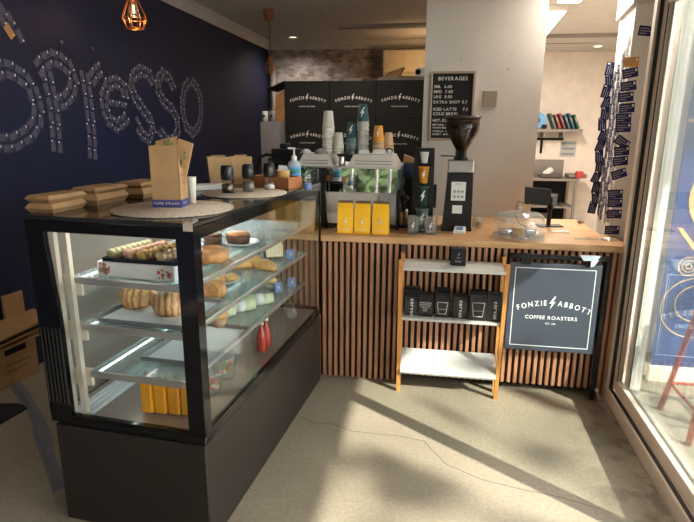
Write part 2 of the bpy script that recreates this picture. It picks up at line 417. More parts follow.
# sliding glass door on the right
dr = bpy.data.objects.new('door_1', None); COL.objects.link(dr); dr.location = (1.768, 0, 0); dr.rotation_euler.z = -.019; struct(dr)
fr = MB(); fr.b2(-.012, .10, -3.95, .02, 0, .085, bev=.003); fr.b2(-.012, .10, -.03, .02, .085, 2.28, bev=.003); fr.b2(-.012, .10, -3.95, .02, 2.28, 2.36)
fr.build('door_frame', ALU, dr)
MB().b2(.0, .012, -3.9, -.03, .085, .097).b2(.0, .02, -.047, -.030, .085, 2.28).build('track_gasket', GASK, dr)
def panel(y0, y1, x, nm):
    sw_ = .06 if nm else .085
    st = MB(); st.b2(x, x+.03, y0, y0+.055, .097, 2.27, bev=.003); st.b2(x, x+.03, y1-sw_, y1, .097, 2.27, bev=.003)
    st.b2(x, x+.03, y0, y1, .097, .17, bev=.003); st.b2(x, x+.03, y0, y1, 2.2, 2.27)
    p = st.build('door_panel', ALU if nm else ALUP, dr)
    MB().b2(x+.012, x+.018, y0+.055, y1-sw_, .17, 2.2).build('pane', GLD, p)
    MB().b2(x-.002, x+.002, y1-sw_-.007, y1-sw_, .17, 2.2).b2(x-.002, x+.002, y0+.055, y0+.062, .17, 2.2).build('seal', GASK, p)
panel(-1.33, -.047, .014, 1); panel(-1.40, -.10, .056, 0); panel(-2.62, -1.33, .056, 1); panel(-3.92, -2.62, .014, 1)

# outside
struct(MB().b2(1.95, 9, -14, 3, -.12, -.02).b2(-9, 1.95, -14, -5.6, -.12, -.02).b2(1.8, 1.95, -5.6, .02, -.12, -.01).build('pavement', mat('pavement_concrete', (.33, .325, .31), .8, noise=.12, nscale=5)))
struct(MB().b2(1.96, 3.95, -5.6, 2.0, 2.83, 2.95).build('awning', CORN))

struct(MB().b2(-9, 9, -14.2, -14, -.12, 7).build('sky_block_facade', mat('facade_render', (.42, .38, .33), .8)))  # unseen, added to block the sky and dim reflections on dark faces

# ================================================================== COUNTER
CT = thing('service_counter', 'timber slat fronted service counter running behind the coffee shelf', 'counter', (0, 0, 0))
MB().b2(-.62, .52, .0265, .33, .0, .908).b2(.52, 1.73, .0265, .33, .055, .908).b2(.52, 1.73, .10, .33, .0, .055).build('carcass', SLATBACK, CT)
sl = MB(); x = -.60
while x < 1.715:
    if not (-.0 < x < .0): sl.b2(x, x+.0200, 0, .026, .004 if x < .52 else .055, .908, bev=.0015)
    x += .0378
sl.build('slat_cladding', SLAT, CT)
MB().b2(.50, .525, -.004, .0, .02, .908).build('joint_strip', mat('joint_strip', (.05, .04, .035), .5), CT)
MB().b2(1.738, 1.750, -.006, .06, .004, .908).build('end_trim', SLAT, CT)
WT = MB().b2(-.64, 1.725, -.012, .932, .91, .95, bev=.004).b2(1.7245, 1.75, -.012, .333, .911, .949).b2(1.7495, 1.79, .026, .332, .9112, .9488).build('worktop', TOPW)
tag(WT, 'long light timber worktop on top of the slatted counter', 'worktop')
WZ = .9505

# ================================================================== DISPLAY CASE
OX, OY, CYAW = -.103, -1.557, -.075
W, L = .672, 1.498
EX = Vector((math.cos(CYAW), math.sin(CYAW), 0)); EY = Vector((-math.sin(CYAW), math.cos(CYAW), 0))
def C(a, b, z): return Vector((OX, OY, 0)) - EX*a + EY*b + Vector((0, 0, z))
def loc_case(p): d = Vector((p.x-OX, p.y-OY, 0)); return -d.dot(EX), d.dot(EY)
DC = thing('display_case', 'black glass-fronted cake display case full of pastries at the left', 'display case', (OX, OY, 0), CYAW)
MB().b2(-W+.008, -.008, .008, L, .002, .438, bev=.003).build('base_cabinet', CASEM, DC)
MB().b2(-W+.02, -.02, .02, L, .439, .4535).build('shadow_gap', BLKM, DC)
fm = MB()
fm.b2(-W, 0, 0, L, .454, .482, bev=.003)                                     # bottom tray rim
fm.b2(-W, 0, 0, .022, .482, .492); fm.b2(-W, 0, 0, .022, 1.220, 1.260)      # front bands
fm.b2(-.066, 0, 0, .022, .492, 1.220); fm.b2(-W, -.575, 0, .022, .492, .86)
fm.prism([(-W, .86), (-.575, .86), (-.602, 1.220), (-W, 1.220)], -.022, 0, FACE)
fm.b2(-.022, 0, .022, .05, .482, 1.260); fm.b2(-.012, 0, L-.012, L, .482, 1.260)
fm.b2(-.022, 0, .05, L-.03, 1.218, 1.260); fm.b2(-.022, 0, .05, L-.03, .482, .496)
fm.b2(-W, -.02, L-.022, L, .482, .50); fm.b2(-W, -.02, L-.022, L, 1.2, 1.260); fm.b2(-W, -W+.03, L-.03, L, .482, 1.260)
fm.build('frame', BLKG, DC)
MB().b2(-W, 0, 0, L, 1.2605, 1.277, bev=.003).build('top_panel', mat('smoked_top_glass', (.020, .020, .020), .09, spec=.5), DC)
MB().b2(-.600, -.066, .006, .012, .493, 1.219).build('front_pane', GL, DC)
MB().b2(-.012, -.006, .05, L-.03, .497, 1.217).build('side_pane', GL, DC)
MB().b2(-W+.03, -.022, L-.014, L-.008, .50, 1.2).build('rear_pane', GL, DC)
dp = MB().b2(-W, -W+.02, .025, .77, .47, 1.25).b2(-W+.021, -W+.03, .75, L-.03, .47, 1.25).build('sliding_door', mat('case_door_sheet', (.17, .15, .13), .16), DC)
MB().b2(-W-.012, -W-.001, .70, .73, .75, .95).build('door_handle', BLK, dp)
fl = MB().b2(-W+.03, -.022, .022, L-.022, .4825, .4725).build('case_floor', mat('case_floor_sheet', (.36, .31, .28), .3, metal=.3), DC)
vt = MB()
for k in range(4): vt.b2(-.60+k*.026, -.582+k*.026, .03, L-.04, .487, .493+.002*(k % 2))
vt.b2(-.06, -.03, .03, L-.04, .473, .482)
vt.build('air_vent_track', mat('pale_blue_track', (.66, .74, .78), .35), DC)
po = MB()
for a in (.602, .548):
    po.b2(-a, -a+.022, .026, .046, .487, 1.25)
    for k in range(22): po.b2(-a+.008, -a+.014, .025, .0262, .51+k*.03, .52+k*.03)
for z in (1.0, .82, .63): po.b2(-.602, -.50, .047, .06, z-.03, z+.045, bev=.004)
po.b2(-.60, -.578, L-.06, L-.04, .487, 1.25)
po.build('shelf_standard', mat('ivory_metal', (.66, .58, .48), .4), DC)
lo = MB()
for k in range(6): lo.b2(-W+.006+k*.017, -W+.012+k*.017, -.004, -.0005, .54, .85)
lo.build('vent_louvre', mat('louvre_grey', (.022, .020, .019), .55), DC)
SH = [(1.043, .055, .55), (.860, .085, .52), (.668, .10, .505)]
for z, a0, a1 in SH:
    s_ = MB().b2(-a1, -a0, .055, L-.05, z-.008, z).build('shelf', GLS, DC)
    r_ = MB(); r_.b2(-a1, -a0-.0, .042, .0545, z-.026, z+.001, bev=.003); r_.b2(-a0, -a0+.012, .05, L-.05, z-.018, z+.0005, bev=.003)
    r_.build('shelf_rail', STEELR, s_)
    MB().b2(-a1+.02, -a1+.028, .06, L-.06, z-.014, z-.0085).build('shelf_fill_strip', SHELF_FILL, s_)  # added glowing strip, lifts the light on the goods below
ls = MB().b2(-.40, -.36, .05, L-.05, 1.235, 1.253).build('case_fill_strip', mat('case_fill_glow', (1, .96, .90), .5, emit=11), DC)  # glowing strip added under the top to brighten the case interior

S1, S2, S3, S0, ST = 1.0445, .8615, .6695, .487, 1.2775
# --- floral cake box and macarons
cb = thing('cake_box', 'white cake box with floral printed ends under the macaron tray', 'box', C(.282, .15, S1), CYAW)
cx = MB(); cx.b2(-.165, .155, -.075, .085, 0, .058, bev=.002)
cx.build('box_body', WPAP, cb)
fp = MB()
cols = [mat('petal_rose', (.50, .08, .10), .7), mat('petal_olive', (.35, .30, .10), .7), mat('petal_peach', (.75, .42, .30), .7)]
for i in range(46):
    fp.mi = i % 3; sx_ = random.choice([-1, 1]); xx = (sx_*random.uniform(.088, .148) if sx_ > 0 else -random.uniform(.11, .158)); zz = random.uniform(.008, .05)
    fp.cyl((xx, -.0752, zz), (xx, -.0758, zz), random.uniform(.003, .0075), n=7)
for i in range(14):
    fp.mi = i % 3; yy = random.uniform(-.065, .075); zz = random.uniform(.008, .05)
    fp.cyl((.1552, yy, zz), (.1558, yy, zz), random.uniform(.003, .0075), n=7)
fp.mi = 3; text(fp, 'PATISSERIE'[:0] or 'IIIII', .006, FR(0, -.0755, .028))
fp.build('floral_print', cols+[INKD], cb)
tr = MB(); tr.b2(-.148, .148, -.085, .10, 0, .003); tr.b2(-.152, .152, -.09, -.085, 0, .014); tr.b2(-.152, .152, .10, .105, 0, .014); tr.b2(-.152, -.148, -.09, .105, 0, .014); tr.b2(.148, .152, -.09, .105, 0, .014)
tag(tr.build('macaron_tray', BLKG, None, C(.270, .165, S1+.0605), (0, 0, CYAW)), 'black tray of macarons on the floral cake box', 'tray')
MACC = [('green', (.26, .25, .13)), ('pink-beige', (.46, .26, .17)), ('golden brown', (.42, .25, .05)), ('cream yellow', (.52, .38, .18))]
mac_rows = [(-.125, 0.005), (-.055, .005), (.005, .0), (.085, .0)]
for (cn, cc), (rx, ry) in zip(MACC, mac_rows):
    mm = MB(); mm.mi = 0
    RX = Matrix.Rotation(R(90), 4, 'X')
    for s in (-1, 1):
        mm.lathe([(0, s*.0115), (.012, s*.0105), (.019, s*.007), (.0205, s*.0035), (.0195, s*.0028), (0, s*.0028)], n=16, M=RX)
    mm.mi = 1; mm.lathe([(0, -.0028), (.0185, -.0028), (.0185, .0028), (0, .0028)], n=16, M=RX)
    first = None
    for k in range(8):
        p = C(.270, .165, 0) + EX*(rx+.0045*k) + EY*(ry-.072+k*.0262); p.z = S1+.0605+.0032+.0208
        if first is None:
            o = first = mm.build('macaron', [mat('macaron_'+cn, cc, .7), mat('macaron_filling', (.55, .42, .25), .6)], None, p, (R(8), 0, CYAW-.15))
        else: o = first.copy(); COL.objects.link(o); o.location = p
        tag(o, '%s macaron, %s from the front of its row on the black tray' % (cn, NTH[k]), 'macaron', cn+' macarons on the tray')
# ring cake behind
rc = MB(); rc.lathe([(.02, .0), (.062, .0), (.072, .02), (.066, .045), (.045, .06), (.026, .045), (.02, 0)], n=30, flute=.05, fn=10)
tag(rc.build('ring_cake', PASTRYD, None, C(.15, .40, S1+.001)), 'brown fluted ring cake behind the macaron tray', 'cake')

# --- trays
def pan(name, label, p, sx, sy, h, rz, m, liner=None):
    t = thing(name, label, 'tray', p, rz)
    q = MB(); q.b2(-sx/2, sx/2, -sy/2, sy/2, 0, .003)
    for s in (-1, 1):
        q.hexa([(-sx/2, s*sy/2, .0), (sx/2, s*sy/2, .0), (sx/2, s*(sy/2-.004), .0), (-sx/2, s*(sy/2-.004), 0)], [(-sx/2-.006, s*(sy/2+.006), h), (sx/2+.006, s*(sy/2+.006), h), (sx/2+.006, s*(sy/2+.001), h), (-sx/2-.006, s*(sy/2+.001), h)])
        q.hexa([(s*sx/2, -sy/2, .0), (s*sx/2, sy/2, .0), (s*(sx/2-.004), sy/2, .0), (s*(sx/2-.004), -sy/2, 0)], [(s*(sx/2+.006), -sy/2-.006, h), (s*(sx/2+.006), sy/2+.006, h), (s*(sx/2+.001), sy/2+.006, h), (s*(sx/2+.001), -sy/2-.006, h)])
    q.build('pan', m, t)
    if liner: MB().b2(-sx/2+.008, sx/2-.008, -sy/2+.008, sy/2-.008, .0032, .0045).build('paper_liner', liner, t)
    return t
DKT = mat('grey_tray', (.30, .31, .33), .35, metal=.5)
WLIN = mat('tray_liner', (.78, .82, .88), .6)
pan('croissant_tray', 'grey tray with white paper holding the three big croissants', C(.295, .235, S2+.001), .375, .32, .018, CYAW, DKT, WLIN)
pan('sheet_tray', 'empty white-lined baking tray on the lowest glass shelf', C(.222, .385, S3+.001), .285, .42, .02, CYAW, DKT, WLIN)

# --- pastries
def croissant(name, label, p, rz, ln=.125, wd=.085, h=.075, m=CROI, ridges=7, group=None):
    q = MB(); n = 34; rings = []; k = 16
    for i in range(n+1):
        t = i/n; s = t*2-1; env = math.sqrt(max(0, 1-abs(s)**2.4))*.96+.04
        rr = env*(1+.09*abs(math.sin(math.pi*ridges*t)))
        cxx = s*ln/2; cyy = .25*wd*(s*s)
        ring = []
        for j in range(k):
            a = 2*math.pi*j/k; z = math.sin(a)*h/2*rr
            ring.append(q.bm.verts.new((cxx+.012*math.cos(a)*s, cyy+math.cos(a)*wd/2*rr, max(z, -h*.36)+h*.36)))
        rings.append(ring)
    for A, B in zip(rings, rings[1:]):
        for j in range(k):
            fc = q.bm.faces.new([A[j], A[(j+1) % k], B[(j+1) % k], B[j]]); fc.smooth = True
    q.bm.faces.new(rings[0]); q.bm.faces.new(rings[-1])
    return tag(q.build(name, m, None, p, (0, 0, rz)), label, 'pastry', group)
tz = S2+.0062
p = az(131, 309, tz); croissant('croissant', 'plump golden croissant at the left of the paper-lined tray', (p.x, p.y+.035, tz), .15, .145, .115, .10)
p = az(164, 317, tz); croissant('croissant', 'striped glazed croissant at the front of the paper-lined tray', (p.x+.008, p.y+.04, tz), .35, .15, .11, .105, ridges=5)
p = az(176, 305, tz); croissant('croissant', 'rear golden croissant on the paper-lined tray against the case corner', (p.x+.012, p.y+.15, tz+.001), .1, .115, .085, .085)
np_ = MB(); np_.hexa([(-.04, 0, 0), (.04, 0, 0), (.04, .004, 0), (-.04, .004, 0)], [(-.05, .03, .075), (.035, .025, .07), (.035, .029, .07), (-.05, .034, .075)])
p = az(152, 305, tz); tag(np_.build('paper_sheet', WPAP, None, (p.x, p.y+.06, tz), (0, 0, -.4)), 'crumpled white paper sheet between the croissants', 'paper')
PL = mat('pale_plate', (.52, .57, .60), .3)
def plate(label, p, r, name='plate'):
    q = MB(); q.lathe([(0, 0), (r*.6, 0), (r*.72, .004), (r, .014), (r*.985, .017), (r*.7, .008), (0, .0055)], n=28)
    return tag(q.build(name, PL, None, p), label, 'plate')
def at(a, b, z): return C(a, b, z)
# through the side pane: top shelf
plate('grey plate under the two chocolate cakes', at(.17, .74, S1+.001), .085)
for lb, a, b, rr in [('larger chocolate cake with caramel top on the upper case shelf', .185, .735, .058), ('smaller dark chocolate cake at the near end of the upper shelf', .30, .70, .045)]:
    t = thing('chocolate_cake', lb, 'cake', at(a, b, S1+(.0075 if rr > .05 else .001)))
    MB().lathe([(0, 0), (rr*.85, 0), (rr, .04), (rr*.97, .044), (0, .044)], n=36, flute=.03, fn=18).build('sponge', CHOC, t)
    MB().lathe([(0, .0445), (rr*.93, .0445), (rr*.9, .052), (0, .055)], n=24).build('icing', PASTRYD if rr > .05 else CHOC, t)
# second shelf
plate('pale plate holding the custard danishes', at(.27, .70, S2+.001), .10)
for i, (da, db) in enumerate([(-.035, .03), (.035, .02), (0, -.04)]):
    t = thing('danish', ['custard danish at the right of the pale plate', 'custard danish at the left rear of the pale plate', 'custard danish at the front of the pale plate'][i], 'pastry', at(.27+da, .70+db, S2+.0078), i*1.1)
    MB().lathe([(0, 0), (.036, 0), (.042, .012), (.034, .024), (.024, .018), (0, .015)], n=24, flute=.05, fn=5).build('crust', PASTRY, t)
    MB().lathe([(0, .0155), (.022, .0185), (.016, .023), (0, .025)], n=18).build('custard', CUSTARD, t)
croissant('croissant', 'glazed croissant just behind the black corner post of the case', at(.18, .49, S2+.001), 1.2, .12, .08, .08, m=PASTRYD, ridges=6)
def turnover(label, p, rz, tilt):
    q = MB(); pts = []
    n = 18; rings = []
    for j, (sc, z) in enumerate([(1, 0), (1.05, .008), (.95, .026), (.6, .038), (.15, .043)]):
        rings.append([q.bm.verts.new((.080*sc*math.cos(math.pi*i/(n-1)), (.072*math.sin(math.pi*i/(n-1))-.02)*sc, z*1.25)) for i in range(n)])
    for A, B in zip(rings, rings[1:]):
        for i in range(n):
            fc = q.bm.faces.new([A[i], A[(i+1) % n], B[(i+1) % n], B[i]]); fc.smooth = True
    q.bm.faces.new(rings[0]); q.bm.faces.new(rings[-1])
    return tag(q.build('turnover', PASTRY, None, p, (tilt, 0, rz)), label, 'pastry')
turnover('flaky turnover leaning at the left of the pair on the middle shelf', at(.30, .93, S2+.018), .6, .4)
turnover('flaky turnover lying at the right of the pair on the middle shelf', at(.17, .985, S2+.001), -.2, 0)
turnover('flaky turnover lying behind the pair on the middle shelf', at(.31, 1.10, S2+.001), .2, 0)
bs = thing('bread_slice', 'thick slice of banana bread standing on the middle shelf', 'bread', at(.185, 1.20, S2+.0175), .5)
q = MB(); pr = [(-.045, 0), (.045, 0), (.05, .06), (.04, .088), (0, .10), (-.04, .088), (-.05, .06)]
q.prism(pr, -.015, .015, Matrix.Rotation(R(-18), 4, 'X') @ FACE); q.build('crumb', BREADI, bs)
q = MB(); q.prism([(x_*1.04, z_*1.03-.001) for x_, z_ in pr], -.05, -.0155, Matrix.Rotation(R(-18), 4, 'X') @ FACE); q.build('crust', CHOC, bs)
def ptag(label, p, rz):
    q = MB(); q.hexa([(-.022, 0, 0), (.022, 0, 0), (.022, .002, 0), (-.022, .002, 0)], [(-.022, .014, .055), (.022, .014, .055), (.022, .016, .055), (-.022, .016, .055)])
    q.hexa([(-.022, .03, 0), (.022, .03, 0), (.022, .032, 0), (-.022, .032, 0)], [(-.022, .016, .055), (.022, .016, .055), (.022, .018, .055), (-.022, .018, .055)])
    q.mi = 1; M_ = Matrix.Rotation(R(-14), 4, 'X') @ FACE
    text(q, '$', .03, Matrix.Translation((0, -.0006, .018)) @ M_); q.mi = 1
    return tag(q.build('price_tag', [TAG, INK], None, p, (0, 0, rz)), label, 'price tag')
ptag('blue tent price tag beside the bread slice', at(.10, 1.235, S2+.001), .6)
ptag('left blue tent price tag on the lowest shelf', at(.165, 1.20, S3+.001), .6)
ptag('right blue tent price tag on the lowest shelf', at(.125, 1.32, S3+.001), .6)
# lowest shelf
mf = thing('muffin', 'yellow muffin in a paper case at the far end of the lowest shelf', 'muffin', at(.235, 1.25, S3+.001))
MB().lathe([(0, 0), (.026, 0), (.034, .04), (0, .04)], n=30, flute=.05, fn=15).build('paper_case', CREAM, mf)
MB().lathe([(0, .041), (.036, .041), (.04, .052), (.026, .072), (0, .078)], n=20).build('muffin_top', CUSTARD, mf)
mf2 = thing('muffin', 'orange muffin near the corner post behind the white-lined tray', 'muffin', at(.235, .60, S3+.007))
MB().lathe([(0, 0), (.028, 0), (.038, .045), (0, .045)], n=30, flute=.05, fn=15).build('paper_case', CUPK, mf2)
MB().lathe([(0, .046), (.04, .046), (.045, .058), (.03, .08), (0, .086)], n=20).build('muffin_top', PASTRY, mf2)
WRAP = mat('pale_green_wrap', (.62, .66, .42), .6, noise=.2, nscale=30)
for lb, a, b, rz in [('wrapped pale green sandwich roll nearest the white-lined tray', .30, .72, .6), ('wrapped pale green sandwich roll in the middle of the three', .24, .83, .6), ('wrapped pale green sandwich roll furthest along the lowest shelf', .19, .95, .6)]:
    t = thing('sandwich_roll', lb, 'sandwich', at(a, b, S3+.001), rz)
    q = MB(); q.lathe([(0, -.085), (.026, -.082), (.031, -.05), (.031, .05), (.026, .082), (0, .085)], n=14, M=Matrix.Translation((0, 0, .031)) @ Matrix.Rotation(R(90), 4, 'Y')); q.build('wrap', WRAP, t)
    q = MB(); q.lathe([(.0315, -.02), (.0325, -.02), (.0325, .025), (.0315, .025)], n=14, M=Matrix.Translation((0, 0, .031)) @ Matrix.Rotation(R(90), 4, 'Y')); q.build('paper_band', WPAP, t)
# floor of the case: juices
def bottle(label, p, rz, body, cap, h=.135, r=.026, sq=True, name='juice_bottle', sx=1):
    t = thing(name, label, 'bottle', p, rz)
    q = MB()
    if sq:
        q.b2(-r, r, -r, r, 0, h*.80, bev=.007, seg=2)
        q.lathe([(r*.9, h*.79), (r*.72, h*.86), (r*.5, h*.9), (r*.5, h*.93), (0, h*.93)], n=16)
    else:
        q.lathe([(0, 0), (r*.95, 0), (r, .006), (r, h*.5), (r*.85, h*.62), (r*.42, h*.78), (r*.38, h*.92), (0, h*.92)], n=18)
    q.build('bottle_body', body, t)
    MB().lathe([(r*.52, h*.925), (r*.56, h*.925), (r*.56, h), (0, h)], n=16).build('cap', cap, t)
    return t
OC = mat('orange_cap', (.75, .35, .05), .4)
for i, lb in enumerate(['orange juice bottle at the left end of the four in the case', 'orange juice bottle second from left in the case', 'orange juice bottle third from left in the case', 'orange juice bottle with green cap beside the corner post']):
    p = az(146.5+i*13.4, 414+i*1.0, S0); a, b = loc_case(p); b = max(b, .02)
    bottle(lb, C(a, b+.03, S0+.0005), CYAW, JUICE, GREEN if i == 3 else OC, .166, .0245)
for i, lb in enumerate(['small red juice bottle nearer the case corner', 'small red juice bottle further along the case floor']):
    bottle(lb, C(.098-.0*i, .77+.062*i, S0+.0105), 0, REDJ, WPL, .15, .024, False)
def tub(label, p, filling, r=.05, h=.06):
    t = thing('salad_tub', label, 'tub', p)
    MB().lathe([(0, 0), (r*.8, 0), (r, h), (r*1.05, h), (r*1.05, h+.008), (r*.9, h+.02), (0, h+.024)], n=22).build('plastic_tub', GLP, t)
    q = MB()
    for i in range(18):
        a = random.uniform(0, 6.28); d = random.uniform(0, r*.62); q.mi = i % len(filling)
        q.ball((d*math.cos(a), d*math.sin(a), random.uniform(.014, h*.8)), random.uniform(.009, .014), n=8)
    q.build('filling', filling, t)
SAL = [mat('strawberry', (.62, .05, .045), .4), mat('melon', (.60, .62, .28), .5), mat('lettuce', (.25, .42, .10), .6)]
tub('clear tub of red fruit beside the orange juices', C(.135, .30, S0+.0105), [SAL[0], SAL[0], SAL[1]], .055, .085)
tub('clear tub of green and red fruit salad behind the juices', C(.145, .45, S0+.0105), [SAL[1], SAL[2], SAL[0]], .058, .09)
tub('clear tub of pale salad further along the case floor', C(.27, .42, S0+.001), [SAL[1], SAL[1], SAL[2]], .058, .09)
cbt = MB(); Mx = Matrix.Rotation(R(90), 4, 'X')
prf = [(0, 0), (.026, 0), (.032, .006)]
for k in range(8): prf += [(.032, .015+k*.018), (.029, .020+k*.018), (.032, .025+k*.018)]
prf += [(.03, .165), (.014, .19), (.014, .205), (0, .205)]
cbt.lathe(prf, n=20, M=Matrix.Translation((0, 0, .0325)) @ Mx)
tag(cbt.build('water_bottle', GLP, None, C(.10, 1.24, S0+.010), (0, 0, -2.75)), 'empty ribbed clear bottle lying at the far end of the case', 'bottle')

# ================================================================== ON TOP OF THE CASE
def clam(label, a, b, z, sx, sy, h, rz, parent_group='brown takeaway boxes on the case'):
    t = thing('takeaway_box', label, 'box', C(a, b, z), CYAW+rz, parent_group)
    def fr(x0, x1, y0, y1, z0, z1, ins):
        return [(x0+ins, y0+ins, z0), (x1-ins, y0+ins, z0), (x1-ins, y1-ins, z0), (x0+ins, y1-ins, z0)], [(x0, y0, z1), (x1, y0, z1), (x1, y1, z1), (x0, y1, z1)]
    q = MB(); q.hexa(*fr(-sx/2, sx/2, -sy/2, sy/2, 0, h*.5, .012)); q.build('box_base', KRAFTD, t)
    q = MB(); lo_, hi_ = fr(-sx/2-.002, sx/2+.002, -sy/2-.002, sy/2+.002, h, h*.52, .012); q.hexa(hi_, lo_); q.build('box_lid', mat('mid_kraft', (.36, .21, .095), .8, noise=.15, nscale=14), t)
    return t
clam('brown takeaway box at the bottom of the left stack on the case', .640, .13, ST, .115, .19, .036, .05)
clam('brown takeaway box on top of the left stack on the case', .645, .14, ST+.0365, .11, .19, .028, -.05)
clam('thick brown takeaway box in the middle of the row on the case', .63, .36, ST, .13, .21, .046, .03)
clam('brown takeaway box lying on the thick middle one', .632, .37, ST+.0465, .12, .2, .024, -.04)
clam('brown takeaway box at the far right of the row on the case', .60, .60, ST, .15, .21, .044, .08)
clam('brown takeaway box on the far right one of the row', .602, .61, ST+.0445, .14, .2, .026, .0)
ml_ = MB().lathe([(0, 0), (.225, 0), (.23, .002), (.23, .005), (0, .0055)], n=48)
tag(ml_.build('placemat', RUSH, None, C(.235, .275, ST+.0005)), 'round woven placemat under the brown sleeve box', 'placemat')
ml_ = MB().lathe([(0, 0), (.20, 0), (.205, .002), (.205, .005), (0, .0055)], n=48)
tag(ml_.build('placemat', RUSH, None, C(.19, .84, ST+.0005)), 'round woven placemat under the three shakers', 'placemat')
MT = ST+.0062
# sleeve box
bx_ = thing('sleeve_box', 'open brown carton with blue base band full of paper bags', 'box', az(163.5, 207.5, MT)+Vector((.01, .045, 0)), .10)
q = MB(); s, d, h = .112, .085, .235
for x0, x1, y0, y1, z0, z1 in [(-s/2, s/2, -d/2, d/2, 0, .003), (-s/2, s/2, -d/2, -d/2+.003, .003, h), (-s/2, s/2, d/2-.003, d/2, .003, h+.0), (-s/2, -s/2+.003, -d/2+.003, d/2-.003, .003, h)]: q.b2(x0, x1, y0, y1, z0, z1)
q.prism([(-d/2, .003), (d/2, .003), (d/2, h), (d/2-.02, h), (-d/2+.03, h*.62), (-d/2+.012, h*.72), (-d/2, h)], s/2-.003, s/2, Matrix(((0, 0, 1, 0), (1, 0, 0, 0), (0, 1, 0, 0), (0, 0, 0, 1))))
q.build('carton', KRAFT, bx_)
q = MB(); q.b2(-s/2-.0006, s/2+.0006, -d/2-.0006, d/2+.0006, .0, .03); q.mi = 1
text(q, 'PAPER STRAWS', .013, FR(0, -d/2-.001, .011)); text(q, 'BAGS', .013, Matrix.Translation((s/2+.001, 0, .011)) @ Matrix.Rotation(R(90), 4, 'Z') @ FACE)
q.build('base_band', [BLUEI, INK], bx_)
q = MB(); Ms = Matrix.Translation((s/2+.0006, 0, 0)) @ Matrix.Rotation(R(90), 4, 'Z') @ FACE
for z_, t_ in [(.12, 'Handle'), (.09, 'with'), (.065, 'care')]: text(q, t_, .016, Ms @ Matrix.Translation((0, z_, 0)))
q.build('printed_text', mat('brown_ink', (.16, .09, .05), .8), bx_)
def bag(label, off, size, rot):
    q = MB(); w_, h_ = size
    q.hexa([(-w_/2, -.003, 0), (w_/2, -.003, 0), (w_/2, .003, 0), (-w_/2, .003, 0)], [(-w_/2-.004, -.007, h_), (w_/2+.004, -.009, h_*.97), (w_/2+.004, .007, h_*.97), (-w_/2-.004, .009, h_)])
    q.mi = 1
    for k in range(4): q.box(random.uniform(-.01, .01), -.0062-.001*k, h_*(.45+.1*k), .018-.003*k, .001, .012)
    o = q.build('paper_bag', [KRAFT, mat('olive_print', (.20, .22, .08), .7)], None, Vector(bx_.location)+Vector(off), rot)
    return tag(o, label, 'paper bag')
bag('tall brown paper bag leaning right out of the open carton', (.028, .012, .075), (.05, .185), (R(2), R(14), .15))
bag('brown paper bag fanned beyond the tall one in the carton', (.014, .020, .07), (.044, .175), (R(-2), R(4), .1))
bag('brown paper bag lying across the top of the carton at left', (-.045, .0, .237), (.028, .085), (R(0), R(80), .1))
bag('short brown paper bag standing in the middle of the carton', (-.008, -.005, .05), (.048, .19), (R(3), R(-2), .1))
q = MB(); q.lathe([(0, 0), (.0155, 0), (.021, .105), (.0225, .107), (.021, .108), (.0155, .01), (0, .01)], n=20)
p = az(187.5, 203.5, MT); tag(q.build('paper_cup', CUPW, None, (p.x+.012, p.y+.02, MT)), 'tall white paper cup beside the open brown carton', 'cup')
# white bag and film on the case top
q = MB()
for i, (sx_, sy_, z_) in enumerate([(.34, .13, 0), (.32, .12, .012)]): q.box(.01*i, 0, z_+.006, sx_, sy_, .011, bev=.004, seg=2)
p = az(205, 188, ST); tag(q.build('paper_bag_stack', WPAP, None, (-.535, -.60, ST+.0005), (0, 0, .78)), 'loose stack of white paper bags lying behind the brown carton', 'paper bags')
q = MB(); q.box(0, 0, .002, .26, .06, .003); tag(q.build('paper_strip', mat('bluish_paper', (.62, .70, .78), .25), None, (-.47, -.78, ST+.0006), (0, 0, .75)), 'shiny pale paper strip lying on the case between the mats', 'paper')
# corner tape
q = MB(); q.b2(-.035, .0005, -.0012, .022, 1.2772, 1.278); q.b2(-.035, .0005, -.0014, -.0006, 1.25, 1.2772)
q.build('corner_tape', mat('beige_tape', (.50, .42, .34), .7), DC)
# shakers
for i, (u, v, lb, fc) in enumerate([(226, 195, 'black-capped shaker of cocoa at the left of the three', (.10, .05, .025)), (247, 193, 'black-capped shaker in the middle of the three', (.16, .12, .09)), (268, 191, 'black-capped shaker of white sugar nearest the wooden tray', (.80, .75, .68))]):
    p = az(u, v-1, MT)
    t = thing('shaker', lb, 'shaker', (p.x, p.y+.025, MT))
    MB().lathe([(0, 0), (.030, 0), (.032, .004), (.0305, .03), (.026, .066), (.0235, .066), (.028, .03), (.029, .005), (0, .004)], n=24).build('glass_jar', GL, t)
    hf = .022 if i == 2 else .045
    MB().lathe([(0, .0045), (.0275, .0045), (.026, hf), (0, hf+.004)], n=20).build('contents', mat('shaker_fill_%s' % 'abc'[i], fc, .8), t)
    MB().lathe([(.026, .064), (.030, .070), (.031, .10), (.028, .125), (.024, .132), (0, .134)], n=24).build('cap', mat('black_cap', (.012, .012, .013), .3), t)
